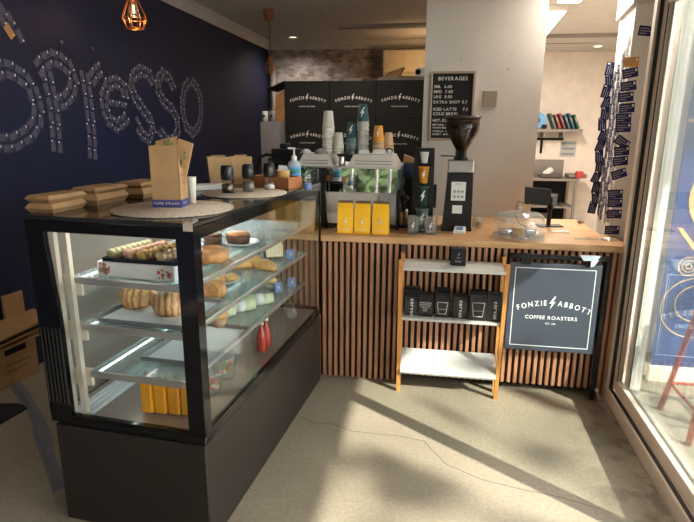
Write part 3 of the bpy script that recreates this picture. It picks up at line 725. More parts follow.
# kraft boxes standing at the rear
for i, (u0, u1, lb) in enumerate([(207, 230, 'upright brown folded carton at left behind the shakers'), (230.5, 251, 'upright brown folded carton at right behind the shakers')]):
    a = az(u0, 186-(i*1), ST); b = az(u1, 185-(i*1), ST); c_ = (a+b)/2; wv = (b-a); ln = wv.length; rz = math.atan2(wv.y, wv.x)
    t = thing('folded_carton', lb, 'carton', (c_.x, c_.y+.03, ST+.0005), rz)
    q = MB(); q.hexa([(-ln/2+.01, 0, 0), (ln/2-.005, 0, 0), (ln/2-.005, .04, 0), (-ln/2+.01, .04, 0)], [(-ln/2-.004, 0, .155), (ln/2+.002, 0, .15), (ln/2+.002, .05, .15), (-ln/2-.004, .05, .155)]); q.build('carton_body', KRAFT, t)
    q = MB(); q.b2(-ln/2+.005, ln/2-.004, -.0014, -.0004, .085, .087); q.b2(-ln/2+.02, ln/2-.03, 0, .012, .1555, .163); q.build('fold_flap', KRAFTD, t)
# wooden caddy with sanitiser etc.
a = az(262, 183, ST); b = az(292, 191, ST); wv = (b-a); rz = -.40; c_ = Vector((-.165, -.385, 0))
WCAD = wood('orange_timber', (.36, .13, .045), (.48, .20, .075), (6, 30, 30), .4)
wt_ = thing('condiment_caddy', 'low orange-brown timber caddy behind the shakers', 'caddy', (c_.x, c_.y, ST+.0005), rz)
q = MB(); q.b2(-.13, .13, -.06, .06, 0, .008); q.b2(-.13, .13, -.06, -.052, .008, .06); q.b2(-.13, .13, .052, .06, .008, .06); q.b2(-.13, -.122, -.052, .052, .008, .06); q.b2(.122, .13, -.052, .052, .008, .06)
q.build('caddy_box', WCAD, wt_)
def CD(x, y, z): return Matrix.Translation(wt_.location) @ Matrix.Rotation(rz, 4, 'Z') @ Vector((x, y, z))
ct = thing('sugar_tub', 'tan paper tub of sugar sachets in the timber caddy', 'tub', CD(.06, -.015, .0085))
MB().lathe([(0, 0), (.028, 0), (.036, .082), (.038, .084), (.036, .086), (.033, .084), (.026, .01), (0, .01)], n=24).build('tub', mat('tan_tub', (.66, .40, .14), .6), ct)
q = MB()
for k in range(7): q.box(random.uniform(-.016, .016), random.uniform(-.014, .014), .082+random.uniform(0, .012), .022, .004, .034, M=None)
q.build('sachet_bundle', mat('sachet', (.66, .66, .72), .7), ct)
hs = thing('sanitiser_bottle', 'clear hand sanitiser bottle with blue label and white pump', 'bottle', CD(.045, .10, -.0005))
MB().lathe([(0, 0), (.034, 0), (.036, .008), (.036, .115), (.028, .135), (.015, .14), (0, .14)], n=20, ry=.7).build('bottle_body', mat('blue_gel', (.62, .74, .84), .1, trans=.35), hs)
q = MB(); q.lathe([(.0365, .045), (.0368, .045), (.0368, .105), (.0365, .105)], n=20, ry=.71); q.build('blue_label', mat('sanitiser_label', (.16, .38, .72), .4), hs)
q = MB(); q.lathe([(.0374, .075), (.0376, .075), (.0376, .092), (.0374, .092)], n=20, ry=.715); q.build('green_band', mat('label_green', (.08, .45, .30), .5), hs)
q = MB(); q.lathe([(0, .14), (.015, .14), (.016, .16), (.008, .168), (.005, .17), (.005, .2), (0, .2)], n=14); q.box(-.012, 0, .204, .042, .012, .01, bev=.003); q.build('pump', WPL, hs)
gb = thing('blue_spray_bottle', 'small bottle with blue base beside the sanitiser', 'bottle', CD(.165, .06, -.0085))
MB().lathe([(0, 0), (.02, 0), (.02, .035), (0, .035)], n=16).build('blue_base', TAG, gb); MB().lathe([(0, .036), (.02, .036), (.019, .08), (.008, .1), (0, .1)], n=16).build('bottle_body', GLP, gb)

# ================================================================== ESPRESSO MACHINE & THINGS ON IT
EM = thing('espresso_machine', 'wide stainless espresso machine with mirrored back on the counter', 'espresso machine', (.12, .25, WZ))
ZM = 0
bd = MB(); bd.b2(-.20, .315, .0, .50, .03, .10); bd.hexa([(-.20, .0, .10), (.315, .0, .10), (.315, .50, .10), (-.20, .50, .10)], [(-.20, .045, .228), (.315, .045, .228), (.315, .50, .228), (-.20, .50, .228)])
bd.build('body', SATIN, EM)
q = MB(); q.hexa([(.18, -.006, .10), (.32, -.006, .10), (.32, -.001, .10), (.18, -.001, .10)], [(.205, .041, .232), (.31, .041, .232), (.31, .046, .232), (.205, .046, .232)]); q.b2(.18, .32, -.006, -.001, .03, .10); q.build('side_panel', GREYP, EM)
q = MB(); q.hexa([(-.165, -.02, 0), (-.13, -.02, 0), (-.13, .02, 0), (-.165, .02, 0)], [(-.20, -.012, .30), (-.155, -.012, .30), (-.155, .02, .30), (-.20, .02, .30)]); q.hexa([(.32, -.012, 0), (.335, -.012, 0), (.335, .45, 0), (.32, .45, 0)], [(.322, .03, .25), (.337, .03, .25), (.337, .45, .25), (.322, .45, .25)])
q.build('black_post', BLKM, EM)
q = MB(); q.hexa([(-.155, .075, .2285), (.315, .075, .2285), (.315, .30, .2285), (-.155, .30, .2285)], [(-.155, .088, .385), (.315, .088, .385), (.315, .30, .385), (-.155, .30, .385)]); q.build('mirror_back', MIRR, EM)
q = MB(); q.b2(.316, .336, .06, .5, .252, .39); q.build('end_cheek', mat('dark_teal_cheek', (.03, .06, .06), .4), EM)
q = MB(); q.b2(-.34, .335, .04, .52, .3862, .402, bev=.003); q.build('top_deck', STEELR, EM)
q = MB(); q.b2(-.34, -.20, .03, .5, .03, .385, bev=.006); q.build('boiler_end', mat('dark_end', (.06, .06, .06), .4), EM)
for x0, x1 in [(-.335, -.10), (.0, .325)]:
    q = MB(); q.hexa([(x0, .0, .4025), (x1, .0, .4025), (x1, .35, .4025), (x0, .35, .4025)], [(x0+.03, .05, .475), (x1-.04, .05, .475), (x1-.04, .33, .475), (x0+.03, .33, .475)])
    for k in range(2):
        q.mi = 1; zz = .418+k*.018; yy = .05*(zz-.4025)/.0725-.0018
        q.box((x0+x1)/2, yy, zz, (x1-x0)*.72, .003, .004)
    q.build('cup_rail', [mat('pale_steel', (.66, .60, .54), .4, metal=.15), GREYP], EM)
for xx in (-.25, .24):
    for yy in (.05, .44): MB().cyl((xx, yy, 0), (xx, yy, .03), .018).build('foot', BLK, EM)
TOPZ = WZ + .4755
# nested cups
def cup_mesh(r0, r1, h, inv=True):
    q = MB(); t = .0015
    pr = [(r0-.004, .004), (0, .004), (0, 0), (r0, 0), (r1, h), (r1+.002, h), (r1+.002, h-.005), (r1-.001, h-.007)]
    pr = [(0, .004), (r0-.001, .004), (r1-.002, h-.001), (r1+.0025, h), (r1+.0025, h-.006), (r1, h-.007), (r0, 0), (0, 0)]
    if inv: pr = [(r, h-z) for r, z in pr]
    q.lathe(pr, n=20); return q
def stack(x, y, z0, n, pitch, r0, r1, h, m, label, group, top=None, toplabel=None, inv=True):
    base = None
    for k in range(n):
        last = top and k == n-1
        if last:
            o = thing('takeaway_cup', toplabel, 'cup', (x, y, z0+k*pitch)); cup_mesh(r0, r1, h, inv).build('cup_body', top, o)
            q = MB(); bolt(q, Matrix.Translation((0, -(r0+r1)/2-.0012, h*.5)) @ Matrix.Rotation(math.atan((r0-r1)/h) if inv else -math.atan((r0-r1)/h), 4, 'X') @ FACE, h*.62); q.build('bolt_print', INK, o)
            break
        if base is None: o = base = cup_mesh(r0, r1, h, inv).build('takeaway_cup', m)
        else: o = base.copy(); COL.objects.link(o)
        o.location = (x, y, z0+k*pitch); tag(o, label % NTH[k], 'cup', group)
YM = .40
def mx(u): return ay(u, 158, YM).x
stack(mx(328.5), YM, TOPZ, 11, .0165, .029, .040, .11, CUPW, 'white takeaway cup, %s from the bottom of the tall tapering stack', 'tall white cup stack')
stack(mx(339), YM-.02, TOPZ, 5, .013, .026, .034, .085, CUPW, 'white takeaway cup, %s from the bottom of the short white stack', 'short white cup stack')
stack(mx(351), YM+.01, TOPZ, 5, .026, .024, .037, .10, SLATEC, 'slate takeaway cup, %s from the bottom under the shorter dark bolt cup', 'slate cup stack', TEAL, 'dark teal cup with white bolt on the shorter slate stack')
stack(mx(362), YM+.02, TOPZ, 8, .030, .026, .041, .11, CUPG, 'pale grey takeaway cup, %s from the bottom of the tall rimmed stack', 'tall pale grey cup stack', TEAL, 'dark teal cup with white bolt topping the tall grey stack')
stack(mx(378), YM, TOPZ, 6, .017, .026, .037, .098, CUPK, 'kraft takeaway cup, %s from the bottom under the orange cup', 'kraft cup stack', CUPO, 'orange cup topping the kraft stack on the espresso machine')
stack(mx(387), YM+.08, TOPZ, 4, .018, .024, .034, .085, CUPK, 'kraft takeaway cup, %s from the bottom of the low rear stack', 'low kraft cup stack')
def dome(label, u, y, r, m):
    q = MB(); q.lathe([(0, r*.72), (r*.35, r*.68), (r*.72, r*.45), (r*.95, r*.12), (r, 0), (0, 0)], n=22)
    tag(q.build('bowl_lid', m, None, (ay(u, 157, y).x, y, TOPZ)), label, 'lid')
dome('upturned dark bowl at the left of the tall white cup stack', 321, .335, .048, GREYP)
dome('upturned pale bowl at the left end of the espresso machine top', 306, .35, .042, PL)
dome('upturned dark bowl between the two cup rows on the machine', 350, .325, .040, mat('charcoal_bowl', (.05, .05, .05), .4))
q = MB(); q.lathe([(0, 0), (.026, 0), (.022, .03), (.018, .05), (.02, .058), (0, .058)], n=18)
tag(q.build('milk_jug', STEEL, None, (ay(342, 160, .31).x, .305, WZ+.4025)), 'small steel milk jug between the two cup rails', 'jug')
for i, (u, lb, sx_) in enumerate([(364, 'folded white cloth at left on the right cup rail', .07), (379, 'folded white cloth at right on the right cup rail', .085)]):
    q = MB(); q.box(0, 0, .011, sx_, .045, .02, bev=.006, seg=2); q.box(0, 0, .026, sx_*.85, .04, .008, bev=.003)
    tag(q.build('folded_cloth', WPL, None, (ay(u, 155, .335).x, .34, TOPZ+.0005)), lb, 'cloth')
q = thing('pressure_gauge', 'round white gauge with black rim at the right end of the machine top', 'gauge', (ay(389.5, 152, .33).x, .335, TOPZ))
MB().box(0, .012, .016, .05, .02, .032, bev=.004).build('gauge_stand', WPL, q)
Mg = Matrix.Rotation(R(40), 4, 'X') @ FACE
MB().lathe([(0, 0), (.020, 0), (.023, .004), (.020, .008), (0, .006)], n=22, M=Matrix.Translation((0, -.002, .03)) @ Mg).build('rim', BLK, q)
MB().lathe([(0, .0085), (.014, .0085), (.014, .010), (0, .010)], n=20, M=Matrix.Translation((0, -.002, .03)) @ Mg).build('dial', WPL, q)
# plant and dark grinder to the left of the machine
pt = thing('potted_plant', 'small trailing green plant between the sanitiser and the machine', 'plant', (ay(306.5, 176, .12).x, .12, WZ))
MB().lathe([(0, 0), (.05, 0), (.06, .20), (.055, .20), (.05, .19), (0, .19)], n=20).build('pot', GREYP, pt)
q = MB()
for i in range(110):
    a = random.uniform(0, 6.28); rr = random.uniform(.0, .055); z = .20+random.uniform(0, .20); d = Vector((math.cos(a), math.sin(a), random.uniform(-.3, .8))).normalized()*.036
    p0 = Vector((rr*math.cos(a), rr*math.sin(a), z)); sd_ = Vector((-math.sin(a), math.cos(a), 0))*.011
    q.bm.faces.new([q.bm.verts.new(v) for v in (p0, p0+d*.5+sd_, p0+d, p0+d*.5-sd_)])
q.build('foliage', mat('house_leaf', (.06, .20, .04), .5), pt)
mg = thing('milk_grinder', 'black square coffee grinder with hose left of the espresso machine', 'grinder', (ay(286, 170, .5).x, .5, WZ))
MB().b2(-.07, .07, -.06, .1, 0, .36, bev=.01).b2(-.085, .10, -.075, .11, .36, .50, bev=.008).build('grinder_body', BLK, mg)
MB().b2(-.03, .03, -.05, .05, .501, .535, bev=.006).build('hopper_collar', BLKM, mg)
MB().b2(-.10, .03, -.10, -.076, .40, .44, bev=.006).build('spout', BLKM, mg)
MB().tube([(-.085, -.02, .45), (-.13, -.02, .46), (-.18, -.02, .44), (-.20, -.02, .36), (-.20, -.02, .2), (-.19, -.02, .05)], .011).build('hose', BLKM, mg)
# navy carton + black portafilter rack right of the machine
nb = thing('navy_carton', 'navy blue carton on a dark stand right of the espresso machine', 'carton', (max(.515, ay(403, 170, .62).x), .62, WZ))
z0 = ay(403, 178, .55).z-WZ; z1 = ay(403, 163, .55).z-WZ
MB().b2(-.055, .045, -.06, .10, z0, z1, bev=.003).build('carton_body', mat('navy_board', (.02, .045, .10), .6), nb)
MB().b2(-.05, .04, .06, .095, 0, z0-.001).build('stand', BLK, nb)
q = MB(); q.hexa([(-.05, -.03, 0), (.04, -.03, 0), (.04, .05, 0), (-.05, .05, 0)], [(-.045, -.035, .055), (.02, -.03, .03), (.02, .045, .03), (-.045, .05, .055)])
tag(q.build('kraft_pouch', KRAFT, None, (nb.location.x-.01, .60, WZ+z1+.0008)), 'crumpled kraft pouch on top of the navy carton', 'pouch')
pg = thing('tamper_stand', 'black tamping stand with tan handles beside the cup tower', 'stand', (ay(404, 215, .36).x, .36, WZ))
MB().b2(-.03, .035, -.03, .08, 0, .012, bev=.003).b2(-.012, .012, .04, .07, .012, .21, bev=.003).build('stand_body', BLK, pg)
MB().ball((.0, .0, .195), .032, sc=(1, 1, .7)).cyl((0, 0, .125), (0, 0, .19), .014, .02).build('portafilter', BLK, pg)
MB().cyl((-.018, -.005, .02), (-.018, -.005, .10), .011, .014).cyl((.012, -.005, .014), (.012, -.005, .11), .012, .015).build('handle', mat('tan_handle', (.42, .24, .09), .5), pg)
for (hx, hz) in ((-.03, .15), (.02, .12)): MB().cyl((hx, -.034, hz), (hx, -.03, hz), .007).build('steel_button', STEEL, pg)

# ================================================================== YELLOW BAGS
for i, (u, rz, lb) in enumerate([(345.5, .10, 'yellow coffee bag at the left of the three on the counter'), (362.3, .02, 'yellow coffee bag in the middle of the three on the counter'), (380.2, -.03, 'yellow coffee bag at the right of the three on the counter')]):
    p = az(u, 232.2+i, WZ); t = thing('coffee_bag', lb, 'coffee bag', (p.x, .105, WZ), rz)
    wd, dp_, h = .050, .032, .198
    q = MB(); secs = [(wd*.99, dp_, 0), (wd, dp_, .02), (wd, dp_*.95, .10), (wd*.97, dp_*.55, .155), (wd*.94, dp_*.16, .185), (wd*.94, dp_*.12, h)]
    rings = []
    for a_, d_, z_ in secs:
        rings.append([q.bm.verts.new(v) for v in [(-a_, -d_, z_), (0, -d_*1.07, z_), (a_, -d_, z_), (a_*.93, 0, z_), (a_, d_, z_), (0, d_*1.07, z_), (-a_, d_, z_), (-a_*.93, 0, z_)]])
    for A, B in zip(rings, rings[1:]):
        for j in range(8): q.bm.faces.new([A[j], A[(j+1) % 8], B[(j+1) % 8], B[j]])
    q.bm.faces.new(rings[0]); q.bm.faces.new(rings[-1]); q.build('pouch', YEL, t)
    MB().b2(-wd*.94, wd*.94, -.007, .007, h-.012, h+.004).build('tin_tie', mat('brown_tie', (.12, .06, .02), .6), t)
    q = MB(); bolt(q, FR(0, -dp_*1.07-.0012, .072), .05); text(q, 'FONZIE ABBOTT', .008, FR(0, -dp_*1.07-.0012, .022)); text(q, 'COFFEE', .006, FR(0, -dp_*1.07-.0012, .012)); q.build('bolt_print', INK, t)

# ================================================================== CUP TOWER, CLEAR CUPS, GRINDER, ETC
tx = az(424.5, 229, WZ).x
tw = thing('cup_tower', 'black display tower showing four cup sizes with white bolts', 'cup display', (tx-.018, .30, WZ))
TH = ay(424, 148, .3).z-WZ
q = MB(); q.hexa([(-.075, -.035, 0), (.070, -.035, 0), (.070, .05, 0), (-.075, .05, 0)], [(-.062, .0, TH), (.062, .0, TH), (.062, .05, TH), (-.062, .05, TH)])
q.build('tower_board', BLK, tw)
q = MB(); q.b2(.066, .085, .01, .04, TH*.27, TH*.56, bev=.004); q.build('side_knob', BLKM, tw)
def slab_y(z): return -.035+.035*z/TH
for nm, v0, v1, wd_, m_, bl in [('pale_cup', 163, 152, .027, mat('mint_cup', (.68, .72, .66), .5), 0), ('orange_sample_cup', 183, 166.5, .033, CUPO, 1), ('dark_green_sample_cup', 205, 186, .036, mat('forest_cup', (.035, .085, .075), .45), 1), ('slate_sample_cup', 229, 207.5, .040, mat('slate_green_cup', (.14, .21, .20), .45), 1)]:
    zb, zt = ay(424, v0, .26).z-WZ, ay(424, v1, .26).z-WZ; zb = max(zb, .002); h = zt-zb; off = slab_y(zb)-wd_-.006
    cpo = MB().lathe([(0, 0), (wd_*.74, 0), (wd_, h*.95), (wd_*1.07, h*.95), (wd_*1.07, h), (wd_*.95, h), (wd_*.7, .006), (0, .006)], c=(0, off, zb), n=22).build(nm, m_, tw)
    if bl:
        q = MB(); bolt(q, Matrix.Translation((0, off-wd_*.885, zb+h*.52)) @ Matrix.Rotation(math.atan(wd_*.26/h), 4, 'X') @ FACE, h*.58); q.build('bolt_print', INK, cpo)
def clearcup(label, p):
    t = thing('clear_cup', label, 'cup', p)
    MB().lathe([(0, 0), (.032, 0), (.034, .006), (.043, .105), (.046, .107), (.046, .111), (.042, .111), (.033, .007), (0, .006)], n=24).build('cup_wall', GLP, t)
    q = MB(); bolt(q, Matrix.Translation((0, -.041, .055)) @ Matrix.Rotation(R(5), 4, 'X') @ FACE, .05); q.build('bolt_print', mat('frost_print', (.62, .63, .66), .6), t)
p = az(417, 231, WZ); clearcup('clear plastic cup at the left foot of the cup tower', (tx-.068, .14, WZ))
p = az(436, 230, WZ); clearcup('taller clear plastic cup at the right foot of the cup tower', (tx+.040, .145, WZ))
# grinder
gx = (az(442, 229, WZ).x+az(472, 229, WZ).x)/2
gr = thing('coffee_grinder', 'black coffee grinder with bean filled cone hopper beside the cup tower', 'coffee grinder', (gx+.0, .36, WZ))
def gz(v): return ay(458, v, .36).z-WZ
gh = gz(172); gs = gz(160)
q = MB(); q.hexa([(-.098, -.07, 0), (.085, -.07, 0), (.085, .12, 0), (-.098, .12, 0)], [(-.078, -.055, gh), (.080, -.055, gh), (.080, .10, gh), (-.078, .10, gh)]); q.b2(-.105, .09, -.075, .125, 0, .012, bev=.003); q.build('grinder_body', BLK, gr)
q = MB(); q.b2(-.079, .081, -.057, .10, gh+.001, gs, bev=.006, seg=2); q.build('steel_collar', mat('dark_steel', (.40, .39, .38), .3, metal=1), gr)
q = MB(); q.lathe([(.045, 0), (.045, .012), (.036, .02), (.036, gz(151)-gs), (0, gz(151)-gs)], c=(.0, .02, gs+.001), n=24); q.cyl((-.04, -.03, gs+.025), (-.13, -.05, gs+.028), .004); q.build('hopper_neck', BLKM, gr)
hz0, hz1 = gz(151)+.002, gz(118)
q = MB(); q.lathe([(.032, 0), (.04, .01), (.103, (hz1-hz0)*.62), (.110, hz1-hz0), (.106, hz1-hz0), (.10, (hz1-hz0)*.62), (.036, .012), (.028, 0)], c=(0, .02, hz0), n=30); hp = q.build('hopper', glass('smoked_hopper', (.62, .54, .48), .05, .7), gr)
q = MB(); q.lathe([(0, .002), (.027, .002), (.036, .014), (.099, (hz1-hz0)*.62), (.102, (hz1-hz0)*.84), (.06, (hz1-hz0)*.87), (0, (hz1-hz0)*.88)], c=(0, .02, hz0), n=26); q.build('coffee_beans', mat('beans', (.085, .042, .026), .5, noise=.5, nscale=90, bump=1, bscale=110), hp)
q = MB(); q.lathe([(.1105, 0), (.117, .002), (.117, .014), (.10, .018), (0, .02)], c=(0, .02, hz1-.003), n=30); q.build('hopper_lid', mat('smoked_lid', (.05, .045, .04), .15), hp)
za, zb = gz(201), gz(181)
def gy(z): return -.07+.015*z/gh
Mg2 = Matrix.Translation((-.002, gy((za+zb)/2)-.0008, 0)) @ Matrix.Rotation(-math.atan(.015/gh), 4, 'X')
q = MB(); q.b2(-.052, .038, -.0012, 0, za, zb, M=Matrix.Translation((0, gy((za+zb)/2)-.001, 0))); q.mi = 1
for r_ in range(2):
    for c2 in range(3): q.cyl((-.030+c2*.024, gy(za)-.003, za+.035+r_*.034), (-.030+c2*.024, gy(za)-.0022, za+.035+r_*.034), .009, n=12)
text(q, 'GRIND', .014, FR(-.007, gy(za)-.0028, zb-.018)); q.mi = 1
q.build('grind_guide_label', [WPAP, INKD], gr)
q = MB(); q.b2(-.04, .022, gy(gz(205))-.0022, gy(gz(205))-.001, gz(212), gz(204)); q.build('lower_label', WPAP, gr)
p = az(459, 231.5, WZ); cr_ = thing('card_reader', 'white card reader with blue screen in front of the grinder', 'card reader', (p.x, .225, WZ), -.15)
q = MB(); q.hexa([(-.037, -.03, 0), (.037, -.03, 0), (.037, .04, 0), (-.037, .04, 0)], [(-.034, -.025, .015), (.034, -.025, .015), (.034, .037, .036), (-.034, .037, .036)]); q.build('reader_body', WPL, cr_)
q = MB(); q.hexa([(-.02, -.012, .0196), (.02, -.012, .0196), (.02, .025, .0322), (-.02, .025, .0322)], [(-.02, -.012, .0206), (.02, -.012, .0206), (.02, .025, .0332), (-.02, .025, .0332)]); q.build('screen', TAG, cr_)
p = az(477.5, 228, WZ); jr = thing('glass_jar', 'small glass jar of dark tokens right of the grinder', 'jar', (p.x, p.y+.03, WZ))
MB().lathe([(0, 0), (.032, 0), (.036, .01), (.036, .055), (.03, .07), (.033, .078), (.031, .078), (.028, .07), (.034, .055), (.034, .012), (0, .004)], n=24).build('jar_glass', GLP, jr)
q = MB()
for i in range(14): a = i*2.4; q.ball((.02*math.cos(a)*(i % 3)/2, .02*math.sin(a)*(i % 3)/2, .012+.0018*i), .009, n=8, sc=(1, 1, .6))
q.build('tokens', mat('dark_tokens', (.10, .075, .05), .5), jr)
# cake dome
p = az(521, 241, WZ); dm = thing('cake_dome', 'clear cake dome with knob on the right of the worktop', 'cake dome', (p.x, p.y+.12, WZ))
MB().lathe([(0, 0), (.09, 0), (.10, .006), (.155, .012), (.157, .016), (.10, .012), (0, .009)], n=40).build('plate', GLP, dm)
MB().lathe([(.145, .017), (.148, .017), (.148, .105), (.138, .135), (.118, .15), (.0, .160), (0, .157), (.117, .147), (.136, .133), (.145, .105)], n=40).build('dome', GLP, dm)
MB().lathe([(0, .1605), (.008, .1605), (.007, .168), (.015, .178), (.012, .188), (0, .191)], n=16).build('knob', GLP, dm)
for i, (dx, dy, r_, m_, lb) in enumerate([(-.085, .0, 0, mat('foil_wrap', (.42, .43, .45), .25, metal=.7), 'silver wrapped bar at the left under the cake dome'), (-.015, -.01, .2, mat('cookie', (.50, .30, .13), .7, noise=.3, nscale=60), 'stack of brown biscuits in the middle under the cake dome'), (.07, .0, -.2, mat('foil_blue', (.40, .46, .52), .25, metal=.6), 'pale blue wrapped slice at the right under the cake dome')]):
    q = MB()
    if i == 1:
        for k in range(4): q.lathe([(0, 0), (.034, 0), (.037, .005), (.034, .011), (0, .012)], c=(.002*k, .001*k, k*.0125), n=18)
    else: q.box(0, 0, .018, .06, .04, .034, bev=.01, seg=2); q.box(.0, 0, .034, .07, .012, .012, bev=.004)
    o = q.build(['wrapped_bar', 'biscuit_stack', 'wrapped_slice'][i], m_, None, Vector(dm.location)+Vector((dx, dy, .0125)), (0, 0, r_)); tag(o, lb, 'treat')
# tablet stand
p = az(551, 226, WZ); tb = thing('tablet_till', 'black tablet till on a stand seen from behind on the worktop', 'tablet', (p.x-.02, .60, WZ), .12)
MB().b2(-.075, .09, -.05, .05, 0, .008, bev=.003).build('base', BLK, tb)
MB().b2(-.012, .012, -.012, .012, .008, .20, bev=.003).ball((0, -.005, .13), .022).build('stem', BLK, tb)
MB().b2(-.16, .015, -.006, .006, -.06, .06, bev=.004, M=Matrix.Translation((-.02, -.018, .20)) @ Matrix.Rotation(R(-30), 4, 'X') @ Matrix.Rotation(R(5), 4, 'Y')).build('tablet', BLKM, tb)
MB().tube([(-.15, -.02, .15), (-.22, -.03, .17), (-.25, -.05, .10), (-.22, -.08, .03), (-.17, -.09, .006)], .003, n=6).build('cable', BLKM, tb)
p = az(560, 232, WZ); q = MB(); q.box(0, 0, .002, .10, .04, .003); q.box(.03, .01, .006, .05, .03, .003); tag(q.build('receipt_slips', WPAP, None, (p.x, p.y, WZ+.0005), (0, 0, -.1)), 'white receipt slips beside the cake dome', 'paper')
p = az(582, 223, WZ); q = MB()
for i in range(5): q.box(random.uniform(-.02, .02), random.uniform(-.015, .015), .006+.002*i, .03, .012, .008, M=Matrix.Rotation(i*.7, 4, 'Z'), bev=.002)
tag(q.build('key_bunch', mat('brown_leather', (.20, .09, .04), .6), None, (p.x-.02, p.y-.02, WZ+.0005)), 'bunch of brown key fobs at the rear of the worktop', 'keys')
p = az(594, 240, WZ); q = MB(); q.hexa([(-.10, -.012, 0), (.10, -.02, 0), (.10, .02, 0), (-.10, .014, 0)], [(-.10, -.008, .012), (.10, -.014, .006), (.10, .014, .006), (-.10, .01, .012)])
tag(q.build('plastic_sleeve', GLP, None, (p.x-.01, p.y+.01, WZ+.0005), (0, 0, .03)), 'clear plastic sleeve lying at the right end of the worktop', 'sleeve')
p = az(615, 241, WZ); q = MB(); q.box(0, 0, .006, .06, .05, .011, bev=.002); q.mi = 1; q.box(.01, -.01, .0125, .02, .02, .002)
tag(q.build('notepad', [WPAP, BLK], None, (p.x-.03, p.y+.02, WZ+.0005), (0, 0, .4)), 'small white notepad at the right corner of the worktop', 'notepad')

# ================================================================== MIDDLE WALL: letter board, switch
a = ay(431, 71.5, .932); b = ay(476, 72, .932); bw, bh = b.x-a.x, a.z-ay(448, 140.5, .932).z; b.z = a.z-bh
lb_ = thing('letter_board', 'black letter board menu of beverages in a pale wood frame', 'menu board', ((a.x+b.x)/2, .9345, (a.z+b.z)/2))
MB().b2(-bw/2+.012, bw/2-.012, -.014, -.001, -bh/2+.012, bh/2-.012).build('felt_panel', BLKM, lb_)
q = MB(); t = .016
for x0, x1, z0, z1 in [(-bw/2, bw/2, bh/2-t, bh/2), (-bw/2, bw/2, -bh/2, -bh/2+t), (-bw/2, -bw/2+t, -bh/2+t, bh/2-t), (bw/2-t, bw/2, -bh/2+t, bh/2-t)]: q.b2(x0, x1, -.022, -.0005, z0, z1, bev=.002)
q.build('board_frame', mat('pale_oak', (.40, .31, .24), .6), lb_)
q = MB()
text(q, 'BEVERAGES', .034, FR(0, -.0146, bh/2-.062), gap=.16)
rows = [('SML  6.00', .115, .028), ('MED  7.00', .150, .028), ('LRG  8.00', .185, .028), ('EXTRA SHOT 0.7', .222, .028), ('ICED LATTE    7.5', .272, .028), ('COLD BREW', .304, .028), ('HOT, ICED OR FRAPPE', .350, .026), ('MATCHA  CHAI  HAZELNUT', .378, .018), ('WHITE MOCHA', .400, .018), ('VANILLA  CARAMEL', .424, .018), ('HONEY  MAPLE', .446, .018), ('FRUIT SMOOTHIE', .478, .026), ('SYRUP  0.7', .512, .024), ('OAT SOY ALMOND', .545, .024)]
for s_, dz, sz in rows:
    if dz < bh-.02:
        k_ = min(1, (bw-.06)/max(.01, twidth(s_, sz, .12)))
        text(q, s_, sz, FR(-bw/2+.028, -.0146, bh/2-dz), gap=.12, align=0, sx=k_)
q.build('white_letters', INK, lb_)
p = ay(490, 99, .932); sw = thing('switch_plate', 'square beige blank switch plate on the white wall', 'switch plate', (p.x, .9345, p.z))
MB().box(0, -.005, 0, .100, .009, .112, bev=.003).build('plate', mat('beige_plate', (.30, .245, .185), .5), sw)
for zz in (-.03, .03): MB().cyl((0, -.0105, zz), (0, -.009, zz), .003, n=8).build('screw', STEELR, sw)

# ================================================================== SHELF UNIT
SU = thing('timber_shelf', 'small pine shelf stand with white boards against the slatted counter', 'shelf', (.805, 0, 0))
for sx_ in (-1, 1):
    xx = sx_*.295
    MB().hexa([(xx-.011, -.135, 0), (xx+.011, -.135, 0), (xx+.011, -.105, 0), (xx-.011, -.105, 0)], [(xx-.011, -.245, .865), (xx+.011, -.245, .865), (xx+.011, -.215, .865), (xx-.011, -.215, .865)]).build('front_leg', PINE, SU)
    MB().b2(xx-.011, xx+.011, -.045, -.015, 0, .865).build('rear_leg', PINE, SU)
    q = MB()
    for z_, y0 in [(.80, -.212), (.48, -.167)]: q.b2(xx-.010, xx+.010, y0, -.046, z_-.02, z_+.01)
    q.hexa([(xx-.010, -.125, .105), (xx+.010, -.125, .105), (xx+.010, -.046, .215), (xx-.010, -.046, .215)], [(xx-.010, -.125, .135), (xx+.010, -.125, .135), (xx+.010, -.046, .245), (xx-.010, -.046, .245)])
    q.build('side_rail', PINE, SU)
for z_, y0, nm in [(.826, -.25, 'top_board'), (.505, -.185, 'middle_board')]: MB().b2(-.283, .283, y0, -.018, z_-.016, z_, bev=.002).build(nm, PLYW, SU)
q = MB(); q.hexa([(-.283, -.172, .142), (.283, -.172, .142), (.283, -.02, .238), (-.283, -.02, .238)], [(-.283, -.180, .155), (.283, -.180, .155), (.283, -.028, .251), (-.283, -.028, .251)]); q.build('tilted_bottom_board', PLYW, SU)
# small black box on top
p = ay(458, 262, -.13)
sbx = thing('small_black_box', 'little black printed box on the top board of the pine shelf', 'box', (p.x+.0, -.12, .8265), .03)
MB().b2(-.042, .042, -.03, .03, 0, .098, bev=.002).build('box_body', BLKM, sbx)
q = MB(); bolt(q, FR(0, -.0304, .066), .022); text(q, 'FA', .014, FR(0, -.0304, .042)); text(q, 'BLEND', .011, FR(0, -.0304, .022)); q.build('box_print', INKD, sbx)
